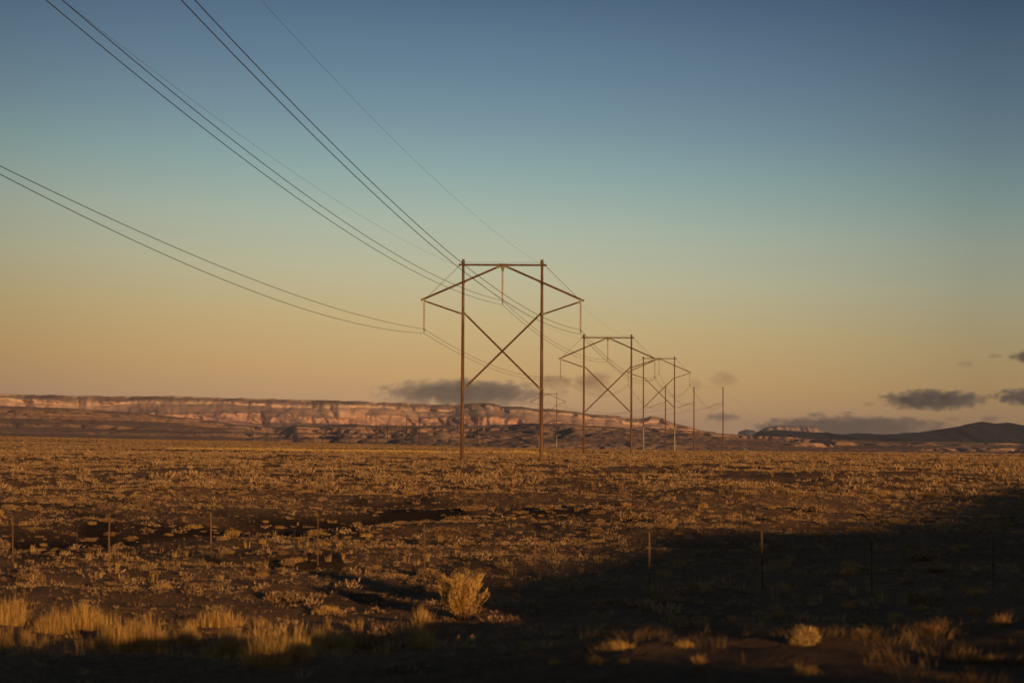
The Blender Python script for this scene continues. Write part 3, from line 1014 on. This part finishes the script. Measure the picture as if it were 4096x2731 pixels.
# far poles, a few pixels tall
FARP = [(1396, 1742, 1773), (1355, 1743, 1773), (1289, 1739, 1772), (1253, 1743, 1771), (1177, 1735, 1769), (1068, 1728, 1764), (1011, 1720, 1763), (964, 1736, 1762)]
for i, (px, y0, y1) in enumerate(FARP):
    Yp = 1500 + i * 90
    a = at(px, y0, Yp); e = at(px, y1 + 14, Yp)
    b = MB(); b.tube([(0, 0, 0), (0, 0, a.z - e.z)], [.34, .24], 8)
    b.bar((-1.2, 0, a.z - e.z - .6), (1.2, 0, a.z - e.z - .6), .15, .18)
    o = b.build('utility_pole', [M['far_pole']], None, True, e)
    tag(o, ['tiny far pole nearest the smallest H-frame pylon', 'tiny far pole, second left of the smallest H-frame pylon', 'tiny far pole, third left of the smallest H-frame pylon',
            'tiny far pole, fourth left of the smallest H-frame pylon', 'tiny far pole, fourth from the left end of its row',
            'tiny far pole, third from the left end of its row', 'tiny far pole, second from the left end of its row', 'leftmost of the tiny far poles before the badland hills'][i],
        'utility pole', 'tiny far poles before the badland hills')

# ------------------------------------------------------------------ roadside fence
FP = [(-330, 2062, 2252), (53, 2063, 2250), (437, 2056, 2250), (846, 2050, 2246), (1272, 2066, 2262), (1699, 2094, 2297), (2144, 2125, 2318), (2598, 2128, 2332),
      (3050, 2125, 2356), (3487, 2144, 2357), (3974, 2144, 2360), (4450, 2150, 2368)]
fb = [hit(px, pb) for px, pt, pb in FP]
fence = empty('wire_fence', fb[5])
tag(fence, 'wire fence of thin rusty posts crossing the foreground in front of the plain', 'fence')
tops_f = []
for (px, pt, pb), g in zip(FP, fb):
    top = at(px, pt, g.y)
    lean = Vector((random.uniform(-.02, .02), 0, 0))
    p0 = g - fence.location; p1 = top - fence.location + lean
    b = MB()
    # steel T-post: flange and stem with a tapered crown
    w = .030
    b.bar(p0 - Vector((0, 0, .4)), p1, .010, .038)
    b.tube([p0 - Vector((0, -.02, .4)), p1 - Vector((0, -.02, .03))], .014, 6)
    o = b.build('post', M['post'], fence, smooth=False)
    tops_f.append((p0, p1))
for i in range(4):
    f = .30 + .2 * i
    pts = []
    for (a0, a1), (b0, b1) in zip(tops_f[:-1], tops_f[1:]):
        p = a0.lerp(a1, f); q = b0.lerp(b1, f)
        for s in (0, .25, .5, .75):
            r = p.lerp(q, s); r.z -= .03 * 4 * s * (1 - s); r.y += -.03; pts.append(r)
    pts.append(tops_f[-1][0].lerp(tops_f[-1][1], f))
    b = MB(); b.tube(pts, .0014, 4)
    b.build('strand', M['steel'], fence)
for px, pt, pb in ((231, 2110, 2190), (1055, 2100, 2225), (1925, 2130, 2270)):
    g = hit(px, pb + 50)
    g = Vector((g.x, fb[3].y, gz(g.x, fb[3].y))) - fence.location
    b = MB(); b.tube([g, g + Vector((.03, 0, 1.0))], .007, 5)
    b.build('wire_stay', M['steel'], fence)


# ------------------------------------------------------------------ plants
def rotz(v, a):
    c, s = np.cos(a), np.sin(a)
    x = v[..., 0] * c - v[..., 1] * s; y = v[..., 0] * s + v[..., 1] * c
    return np.stack([x, y, v[..., 2]], -1)


def blades(n, height, spread, base_r, width, rg, lean=0.35, curve=0.25):
    """n tapering bent blades: returns verts (n*5, 3), tri faces, tint"""
    a = rg.uniform(0, 2 * np.pi, n); rb = base_r * np.sqrt(rg.uniform(0, 1, n))
    bx = np.cos(a) * rb; by = np.sin(a) * rb
    a2 = a + rg.normal(0, .6, n)
    ln = (rb / max(base_r, 1e-6) * .7 + .3 * rg.uniform(0, 1, n)) * lean
    h = height * rg.uniform(.55, 1.0, n) * (1 - .35 * rb / max(base_r, 1e-6))
    tx = np.cos(a2) * ln * h + spread * rg.normal(0, .03, n); ty = np.sin(a2) * ln * h
    sa = rg.uniform(0, 2 * np.pi, n)
    wx = np.cos(sa) * width / 2; wy = np.sin(sa) * width / 2
    z0 = np.zeros(n) - .03
    b0 = np.stack([bx - wx, by - wy, z0], -1); b1 = np.stack([bx + wx, by + wy, z0], -1)
    mx = bx + tx * (.5 - curve * .5); my = by + ty * (.5 - curve * .5); mz = h * .55
    m0 = np.stack([mx - wx * .9, my - wy * .9, mz], -1); m1 = np.stack([mx + wx * .9, my + wy * .9, mz], -1)
    tp = np.stack([bx + tx, by + ty, h], -1)
    V = np.stack([b0, b1, m0, m1, tp], 1).reshape(-1, 3)
    o = (np.arange(n) * 5)[:, None]
    F = np.concatenate([o + np.array([[0, 1, 3]]), o + np.array([[0, 3, 2]]), o + np.array([[2, 3, 4]])])
    tint = np.repeat(rg.uniform(.15, .85, n), 5)
    return V, F, tint


def leafy(n, rx, h, size, rg, up=0.6):
    """a low shrub of n small leaf sprays spread through a lumpy dome"""
    k = 7
    ca = rg.uniform(0, 2 * np.pi, k); cr_ = rg.uniform(.15, .7, k) * rx
    cx = np.cos(ca) * cr_; cy = np.sin(ca) * cr_; ch = h * rg.uniform(.45, .75, k); cs = rx * rg.uniform(.32, .5, k)
    w = rg.integers(0, k, n)
    d = rg.normal(0, 1, (n, 3)); d /= np.linalg.norm(d, axis=1)[:, None]
    rad = rg.uniform(.45, 1.0, n) ** .5
    px = cx[w] + d[:, 0] * cs[w] * rad; py = cy[w] + d[:, 1] * cs[w] * rad
    pz = np.clip(ch[w] * (.62 + .62 * d[:, 2] * rad), .01, None)
    dirv = np.stack([d[:, 0] * .6, d[:, 1] * .6, np.abs(d[:, 2]) * .4 + up], -1) + rg.normal(0, .25, (n, 3))
    dirv /= np.linalg.norm(dirv, axis=1)[:, None]
    side = np.cross(dirv, rg.normal(0, 1, (n, 3))); side /= np.linalg.norm(side, axis=1)[:, None]
    s = size * rg.uniform(.5, 1.2, n)[:, None]
    p = np.stack([px, py, pz], -1)
    V = np.stack([p - side * s * .16, p + side * s * .16, p + dirv * s * .6 + side * s * .2, p + dirv * s], 1).reshape(-1, 3)
    o = (np.arange(n) * 4)[:, None]
    F = np.concatenate([o + np.array([[0, 1, 2]]), o + np.array([[0, 2, 3]])])
    tint = np.repeat(np.clip(rg.normal(.5, .2, n), 0, 1), 4)
    return V, F, tint


def join(parts):
    Vs, Fs, Ts = [], [], []
    o = 0
    for v, f, t_ in parts:
        Vs.append(v); Fs.append(f + o); Ts.append(t_); o += len(v)
    return np.concatenate(Vs), np.concatenate(Fs), np.concatenate(Ts)


def twigs(n, h, r, rg, thick=.006):
    return blades(n, h, 0, r * .25, thick * 2, rg, lean=r / h * 1.2, curve=-.1)


def plant_mesh(name, parts, mat):
    v, f, ti_ = join(parts)
    return mesh_np(name, v, f, mat, link=False, attr={'tint': ti_})


# --- foreground: the big feathery bush
def big_bush():
    g = hit(1845, 2478)
    root = empty('rabbitbrush', g)
    tag(root, 'tall feathery golden bush standing alone at the lit edge of the foreground shadow', 'bush')
    W = 1.12 / 2; Hh = (at(1845, 2305, g.y).z - g.z) * 1.2
    parts = []; stems = MB()
    rg = np.random.default_rng(5)
    for i in range(38):
        a = rg.uniform(0, 2 * math.pi); r = rg.uniform(0, 1) ** .6
        lean = r * .70
        L_ = Hh * rg.uniform(.68, 1.08) * (1 - .14 * r) * (.93 if math.cos(a) < -.3 else 1.0)
        base = np.array([math.cos(a) * .10 * r, math.sin(a) * .10 * r, 0])
        dirv = np.array([math.cos(a) * lean, math.sin(a) * lean, 1.0]); dirv /= np.linalg.norm(dirv)
        def pt(s):
            p = base + dirv * L_ * s
            p[2] += .06 * s * (1 - s)
            return p
        stems.tube([pt(s) for s in (0, .33, .66, .95)], [.010, .008, .005, .002], 5)
        # plume of fine sprays round the stem's upper two thirds
        n = 150
        s = rg.uniform(.25, 1.0, n)
        rad = .075 * np.sin(np.clip((s - .18) / .85, 0, 1) * math.pi) ** .7 + .01
        p = base[None] + dirv[None] * L_ * s[:, None]
        p = p + rg.normal(0, 1, (n, 3)) * rad[:, None] * .6
        dd = dirv[None] + rg.normal(0, .22, (n, 3)); dd /= np.linalg.norm(dd, axis=1)[:, None]
        sd = np.cross(dd, rg.normal(0, 1, (n, 3))); sd /= np.linalg.norm(sd, axis=1)[:, None]
        ls = rg.uniform(.05, .12, n)[:, None]
        V_ = np.stack([p - sd * .006, p + sd * .006, p + dd * ls * .6 + sd * .006, p + dd * ls], 1).reshape(-1, 3)
        o = (np.arange(n) * 4)[:, None]
        F_ = np.concatenate([o + np.array([[0, 1, 2]]), o + np.array([[0, 2, 3]])])
        parts.append((V_, F_, np.repeat(np.clip(.35 + .5 * s + rg.normal(0, .12, n), 0, 1), 4)))
    place('foliage', plant_mesh('foliage', parts, M['straw']), root)
    stems.build('stems', M['post'], root)


big_bush()

# --- foreground: tall grass clumps on the left and small tufts on the shaded right
CL = [  # px0, px1, top, base, label
    (-20, 105, 2352, 2500, 'tall golden grass clump at the left edge of the foreground'),
    (150, 270, 2400, 2530, 'thin dim grass clump second from the left edge'),
    (240, 410, 2385, 2515, 'broad golden grass clump with a rounded top right of the left-edge clump'),
    (390, 520, 2450, 2590, 'brightest yellow grass clump in the middle of the left foreground'),
    (510, 655, 2448, 2600, 'golden grass clump with upright separate stems beside the brightest one'),
    (690, 800, 2480, 2570, 'low dim brown grass clump between two bright stands'),
    (780, 950, 2420, 2500, 'rounded pale grass clump leaning over dark ground'),
    (850, 1010, 2470, 2640, 'tall golden grass stand right of the rounded pale clump'),
    (990, 1140, 2475, 2660, 'dense golden grass clump with a long dim base'),
    (1120, 1240, 2480, 2640, 'golden grass clump third from the bent dry stems'),
    (1240, 1330, 2478, 2600, 'narrow bright grass clump just left of the bent dry stems'),
    (1320, 1400, 2500, 2590, 'small dim grass clump touching the bent dry stems'),
    (1650, 1745, 2500, 2590, 'small straw clump below the feathery bush on its left'),
    (1660, 1720, 2400, 2500, 'few upright pale stalks just left of the feathery bush'),
    (1260, 1360, 2412, 2452, 'low pale tuft alone in shade above the grass stand'),
]
rg = np.random.default_rng(3)
for (x0, x1, yt, yb, lab) in CL:
    g = hit((x0 + x1) / 2, yb)
    s = g.y / FPX
    W = (x1 - x0) * s * 1.12; Hh = (yb - yt) * s * 1.36
    n = int(W * 1000) + 90
    v, f, ti_ = blades(n, Hh, 0, .03, .0065, rg, lean=.16, curve=.3)
    q = np.clip(rg.normal(0, .48, n), -1.05, 1.05); dpt = rg.normal(0, .13, n)
    hk = (1 - .42 * q * q) * (.62 + .38 * np.clip(.5 + .9 * pn(q * W / .09, dpt / .2 + yt, 251) + .5 * pn(q * W / .03, dpt / .1, 252), 0, 1)) * rg.uniform(.6, 1.15, n)
    v = v.reshape(n, 5, 3)
    v[:, :, 2] *= hk[:, None]
    v[:, :, 0] += (q * W * .5)[:, None] + q[:, None] * .16 * v[:, :, 2]
    v[:, :, 1] += dpt[:, None]
    sub = [(v.reshape(-1, 3), f, ti_ * .8 + .15)]
    me = plant_mesh('grass_clump', sub, M['straw'])
    o = place('grass_clump', me, None, g)
    tag(o, lab, 'grass clump', 'grass clumps standing in the near foreground')

# scraggy dry shrub with bent stems
g = hit(1520, 2590)
b = MB(); rg = np.random.default_rng(8)
root_s = empty('dry_shrub', g)
tag(root_s, 'scraggy dead shrub of bent bare stems between the grass stand and the feathery bush', 'shrub')
for i in range(34):
    x = rg.uniform(-.45, .45); a = rg.uniform(0, 6.28)
    L_ = rg.uniform(.25, .62)
    p = Vector((x, rg.uniform(-.15, .15), 0)); pts = [p]; d = Vector((math.cos(a) * .5, math.sin(a) * .3, 1)).normalized()
    for k in range(4):
        d = (d + Vector((rg.normal(0, .35), rg.normal(0, .2), rg.normal(0, .25)))).normalized()
        p = p + d * L_ / 4; p.z = max(p.z, .02); pts.append(p.copy())
    b.tube(pts, [.008, .007, .005, .004, .002], 5)
b.build('stems', M['straw'], root_s)
v, f, ti_ = leafy(420, .5, .42, .07, rg)
place('foliage', mesh_np('foliage', v, f, M['sage'], link=False, attr={'tint': ti_}), root_s)

TF = [  # small lit tufts: cx, base y, width, height, label
    (2415, 2545, 100, 44, 'lit straw tuft in the dark foreground, upper of the close pair'),
    (2470, 2592, 150, 48, 'wide lit straw tuft in the dark foreground, lower of the close pair'),
    (2110, 2582, 80, 26, 'small dim straw tuft alone in the dark, left of the close pair'),
    (2225, 2650, 70, 26, 'faint low tuft near the bottom below the small dim one'),
    (2390, 2650, 75, 42, 'dim tuft near the bottom, straight under the close pair'),
    (2495, 2650, 55, 28, 'small lit tuft at the bottom, right of the dim one under the close pair'),
    (2790, 2650, 70, 50, 'pale rounded tuft near the bottom centre right'),
    (2735, 2580, 80, 34, 'flat streak of lit straw with two upright stalks'),
    (2935, 2478, 26, 32, 'tiny upright lit tuft left of the twin stalks'),
    (3072, 2470, 26, 26, 'tiny lit tuft right at the foot of the twin stalks'),
    (3114, 2464, 40, 48, 'pair of thin lit upright stalks in the dark right foreground'),
    (3395, 2428, 55, 36, 'little lit plant with one tall stalk in the right foreground shade'),
    (3720, 2408, 70, 24, 'low pale tuft in the shade under the tenth fence post'),
    (3895, 2450, 50, 52, 'spiky lit tuft on the shoulder at the right'),
    (4010, 2500, 70, 80, 'tall spiky tuft near the right edge on the shoulder'),
    (3740, 2530, 90, 60, 'slanting golden tuft on the shoulder right of the round tumbleweed'),
    (3870, 2640, 150, 70, 'broad golden grass patch at the bottom right'),
    (3960, 2660, 120, 60, 'golden grass tuft lowest at the bottom right'),
    (3225, 2690, 110, 50, 'dim brown tuft at the bottom, below the round tumbleweed'),
    (3450, 2530, 60, 30, 'small bent lit stalks beside the round tumbleweed'),
]
rg = np.random.default_rng(13)
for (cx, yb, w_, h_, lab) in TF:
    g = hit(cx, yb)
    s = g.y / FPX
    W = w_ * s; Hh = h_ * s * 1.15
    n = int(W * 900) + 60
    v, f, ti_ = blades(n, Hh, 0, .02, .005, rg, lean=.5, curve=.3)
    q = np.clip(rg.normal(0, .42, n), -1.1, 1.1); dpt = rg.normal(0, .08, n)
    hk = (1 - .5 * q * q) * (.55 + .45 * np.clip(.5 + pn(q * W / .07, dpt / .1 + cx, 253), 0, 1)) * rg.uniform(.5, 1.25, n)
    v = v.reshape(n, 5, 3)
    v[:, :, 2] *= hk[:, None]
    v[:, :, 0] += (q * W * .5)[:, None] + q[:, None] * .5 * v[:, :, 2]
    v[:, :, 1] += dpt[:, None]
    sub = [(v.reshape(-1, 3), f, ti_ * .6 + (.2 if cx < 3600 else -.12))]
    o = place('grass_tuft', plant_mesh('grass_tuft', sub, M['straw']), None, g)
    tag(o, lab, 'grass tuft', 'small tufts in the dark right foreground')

# round tumbleweed
g = hit(3218, 2578)
s = g.y / FPX
rg = np.random.default_rng(17)
v, f, ti_ = leafy(2600, 62 * s, 66 * s * 1.0, .05, rg, up=.3)
nb = np.random.default_rng(18)
d = nb.normal(0, 1, (2200, 3)); d /= np.linalg.norm(d, axis=1)[:, None]
p = d * np.array([62 * s, 50 * s, 36 * s]) * (nb.uniform(.55, 1.08, (2200, 1)) * (.9 + .35 * pn(d[:, 0] * 2.1 + 5, d[:, 2] * 2.1 + d[:, 1], 297))[:, None]) + np.array([0, 0, 34 * s]); p[:, 2] = np.clip(p[:, 2], .01, None)
sd = np.cross(d, nb.normal(0, 1, (2200, 3))); sd /= np.linalg.norm(sd, axis=1)[:, None]
tg = np.cross(sd, d) * .5 + d * .3
V_ = np.stack([p - sd * .004, p + sd * .004, p + tg * .05 + sd * .004, p + tg * .08], 1).reshape(-1, 3)
o_ = (np.arange(2200) * 4)[:, None]
F_ = np.concatenate([o_ + np.array([[0, 1, 2]]), o_ + np.array([[0, 2, 3]])])
o = place('tumbleweed', plant_mesh('tumbleweed', [(v, f, ti_ * .5 + .5), (V_, F_, np.repeat(nb.uniform(.2, 1.0, 2200), 4))], M['pale_weed']), None, g)
tag(o, 'round pale tumbleweed glowing alone on the dark right foreground', 'tumbleweed')

# --- individually placed sagebrush and grass tufts of the near plain
rg = np.random.default_rng(23)
SH = []
for k in range(7):
    SH.append(plant_mesh('sagebrush', [leafy(900, .42, rg.uniform(.15, .25), .06, rg), twigs(40, .20, .35, rg, .004)], M['sage']))
for k in range(5):
    SH.append(plant_mesh('sagebrush', [blades(260, rg.uniform(.20, .33), 0, .18, .006, rg, lean=.5), leafy(220, .26, .13, .05, rg)], M['straw']))


def patch(X, Y):
    """plant cover: clumpy, drawn out in patches"""
    return 0.5 + 0.5 * np.clip(1.5 * pn(X / 7.0, Y / 11.0, 201) + .9 * pn(X / 2.4, Y / 3.2, 202) + .8 * pn(X / 28.0, Y / 40.0, 203), -1, 1)


n_ind = 0
cand = []
while n_ind < 300:
    Y = math.sqrt(rg.uniform(41 ** 2, 108 ** 2)); u = rg.uniform(-.275, .275); X = u * Y
    if rg.uniform() > patch(np.array([X]), np.array([Y]))[0] * .9 + .05: continue
    if abs(X + .9) < 1.2 and Y < 46: continue
    if any((X - a) ** 2 + (Y - b_) ** 2 < .5 for a, b_ in cand): continue
    cand.append((X, Y)); n_ind += 1
    k = rg.integers(0, 12)
    o = bpy.data.objects.new('sagebrush', SH[k])
    col.objects.link(o)
    sc_ = min(1.9, .72 * math.exp(rg.normal(0, .38)))
    o.location = (X, Y, gz(X, Y) - .02)
    o.rotation_euler = (0, 0, rg.uniform(0, 6.28))
    o.scale = (sc_ * rg.uniform(.9, 1.35), sc_ * rg.uniform(.9, 1.35), sc_ * rg.uniform(.75, 1.1))
    tag(o, 'low dry sagebrush clump scattered on the near plain', 'sagebrush', 'dry sagebrush clumps on the near plain')


# --- everything smaller or farther, as one mass of scrub
def scatter(n, y0, y1, um, cover, rg, power=2.0):
    Y = (rg.uniform(y0 ** power, y1 ** power, n)) ** (1 / power)
    u = rg.uniform(-um, um, n); X = u * Y
    keep = rg.uniform(0, 1, n) < cover(X, Y)
    ye = np.interp(u, EU, EYD)
    keep &= Y < ye * 1.01
    return X[keep], Y[keep]


def instance(protos, X, Y, scl, hs, rg, mat_tint):
    out = []
    Z = ground_rel(X, Y) + EYE
    which = rg.integers(0, len(protos), len(X))
    for k, (pv_, pf, pt_) in enumerate(protos):
        m_ = which == k
        n = int(m_.sum())
        if not n: continue
        a = rg.uniform(0, 6.283, n)
        v = rotz(np.repeat(pv_[None], n, 0), a[:, None])
        v = v * np.stack([scl[m_], scl[m_], hs[m_]], -1)[:, None, :] + np.stack([X[m_], Y[m_], Z[m_]], -1)[:, None, :]
        f = pf[None] + (np.arange(n) * len(pv_))[:, None, None]
        ti_ = np.clip(pt_[None] * .55 + mat_tint[m_][:, None], 0, 1.2)
        out.append((v.reshape(-1, 3), f.reshape(-1, 3), ti_.reshape(-1)))
    return join(out)


rg = np.random.default_rng(31)
pieces = []
# near: small litter tufts and seedlings
pr = [blades(14, .15, 0, .08, .007, rg, lean=.7) for _ in range(3)] + [leafy(52, .19, .115, .06, rg) for _ in range(8)]
X, Y = scatter(21000, 24, 118, .30, lambda X, Y: (patch(X, Y) * sstep(24, 40, Y) * .9 + .08) * (1 - .6 * shade_mask(X, Y)), rg)
s = np.clip(.72 * np.exp(rg.normal(0, .45, len(X))), .25, 2.0)
pieces.append(instance(pr, X, Y, s, s * rg.uniform(.6, 1.1, len(X)), rg, rg.uniform(.0, .5, len(X))))
# middle distance
pr = [leafy(44, .34, .17, .12, rg) for _ in range(8)] + [blades(22, .28, 0, .16, .016, rg, lean=.5) for _ in range(2)]
X, Y = scatter(46000, 104, 300, .31, lambda X, Y: patch(X, Y) ** .8, rg)
s = np.clip(.8 * np.exp(rg.normal(0, .42, len(X))), .3, 2.4)
pieces.append(instance(pr, X, Y, s, s * rg.uniform(.6, 1.2, len(X)), rg, rg.uniform(.05, .6, len(X))))
# far plain
pr = [leafy(14, .5, .22, .24, rg) for _ in range(7)] + [blades(8, .38, 0, .3, .05, rg, lean=.4) for _ in range(3)]
X, Y = scatter(110000, 280, 1260, .32, lambda X, Y: (.35 + .65 * patch(X / 2.0, Y / 4.0)) * .85, rg, 1.6)
s = rg.uniform(.6, 1.3, len(X)) * (1 + (Y - 280) / 900.0)
pieces.append(instance(pr, X, Y, s, .75 * rg.uniform(.6, 1.3, len(X)), rg, rg.uniform(.05, .65, len(X))))
# stubble, stalks and stones between the plants
pr = [blades(5, .085, 0, .05, .010, rg, lean=1.0) for _ in range(5)] + [leafy(7, .07, .045, .05, rg, up=.2) for _ in range(5)]
X, Y = scatter(50000, 24, 125, .295, lambda X, Y: (.18 + .75 * (.5 + .5 * np.clip(1.9 * pn(X / 3.0, Y / 6.0, 261) + .9 * pn(X / 11.0, Y / 18.0, 262), -1, 1))) * (1 - .93 * shade_mask(X, Y)), rg, 1.7)
s = rg.uniform(.5, 1.5, len(X))
pieces.append(instance(pr, X, Y, s, s, rg, rg.uniform(-.05, .4, len(X))))
v, f, ti_ = join(pieces)
scrub = mesh_np('scrub', v, f, M['sage'], attr={'tint': ti_})
tag(scrub, 'countless small dry shrubs covering the desert plain', kind='stuff')

# the strip of dense yellow grass along the far wash, and the grass about the near plain
rg = np.random.default_rng(37)
pr = [blades(16, .62, 0, .3, .03, rg, lean=.3) for _ in range(4)]
S0 = at(700, 1815, 360); S1 = at(2150, 1822, 300)
n = 2600
k = rg.uniform(0, 1, n)
X = S0.x + (S1.x - S0.x) * k + rg.normal(0, 1.0, n); Y = S0.y + (S1.y - S0.y) * k + rg.normal(0, 3.0, n)
keep = rg.uniform(0, 1, n) < .25 + .75 * sstep(-.2, .3, pn(X / 14.0, 0 * X, 221))
X, Y = X[keep], Y[keep]
p1 = instance(pr, X, Y, rg.uniform(.8, 1.4, len(X)), rg.uniform(.7, 1.2, len(X)), rg, rg.uniform(.45, .8, len(X)))
pr = [blades(14, .30, 0, .10, .007, rg, lean=.45) for _ in range(5)]
X, Y = scatter(3600, 26, 190, .30, lambda X, Y: (.15 + .85 * sstep(.1, .7, pn(X / 15.0, Y / 22.0, 231))), rg)
s = rg.uniform(.6, 1.3, len(X))
p2 = instance(pr, X, Y, s, s, rg, rg.uniform(.1, .6, len(X)))
v, f, ti_ = join([p1, p2])
grass = mesh_np('grass', v, f, M['straw'], attr={'tint': ti_})
tag(grass, 'dry yellow grass growing in strips over the plain', kind='stuff')

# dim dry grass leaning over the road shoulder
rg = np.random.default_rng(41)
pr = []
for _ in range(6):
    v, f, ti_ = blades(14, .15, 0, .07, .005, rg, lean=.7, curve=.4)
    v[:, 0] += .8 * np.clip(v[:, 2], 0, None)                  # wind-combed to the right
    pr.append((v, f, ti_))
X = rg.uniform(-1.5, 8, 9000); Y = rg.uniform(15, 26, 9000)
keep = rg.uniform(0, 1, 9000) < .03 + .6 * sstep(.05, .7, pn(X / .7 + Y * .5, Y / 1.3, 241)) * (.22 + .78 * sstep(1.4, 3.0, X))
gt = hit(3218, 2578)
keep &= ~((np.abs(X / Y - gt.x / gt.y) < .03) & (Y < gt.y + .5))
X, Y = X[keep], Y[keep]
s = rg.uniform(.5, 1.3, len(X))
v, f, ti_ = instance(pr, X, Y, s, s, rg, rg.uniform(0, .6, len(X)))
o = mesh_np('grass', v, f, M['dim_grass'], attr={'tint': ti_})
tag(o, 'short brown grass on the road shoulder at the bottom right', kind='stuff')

# thin dim grass filling the ground between the foreground clumps
rg = np.random.default_rng(43)
pr = [blades(18, .34, 0, .10, .006, rg, lean=.35, curve=.3) for _ in range(5)]
X = rg.uniform(-10, -1.6, 1500); Y = rg.uniform(31, 37.5, 1500)
keep = rg.uniform(0, 1, 1500) < .12 + .75 * sstep(.1, .6, pn(X / 1.3, Y / 1.6, 271))
X, Y = X[keep], Y[keep]
s = rg.uniform(.5, 1.2, len(X))
v, f, ti_ = instance(pr, X, Y, s, s * rg.uniform(.7, 1.3, len(X)), rg, rg.uniform(-.05, .4, len(X)))
o = mesh_np('grass', v, f, M['straw'], attr={'tint': ti_})
tag(o, 'thin dim dry grass filling the gaps between the left foreground clumps', kind='stuff')
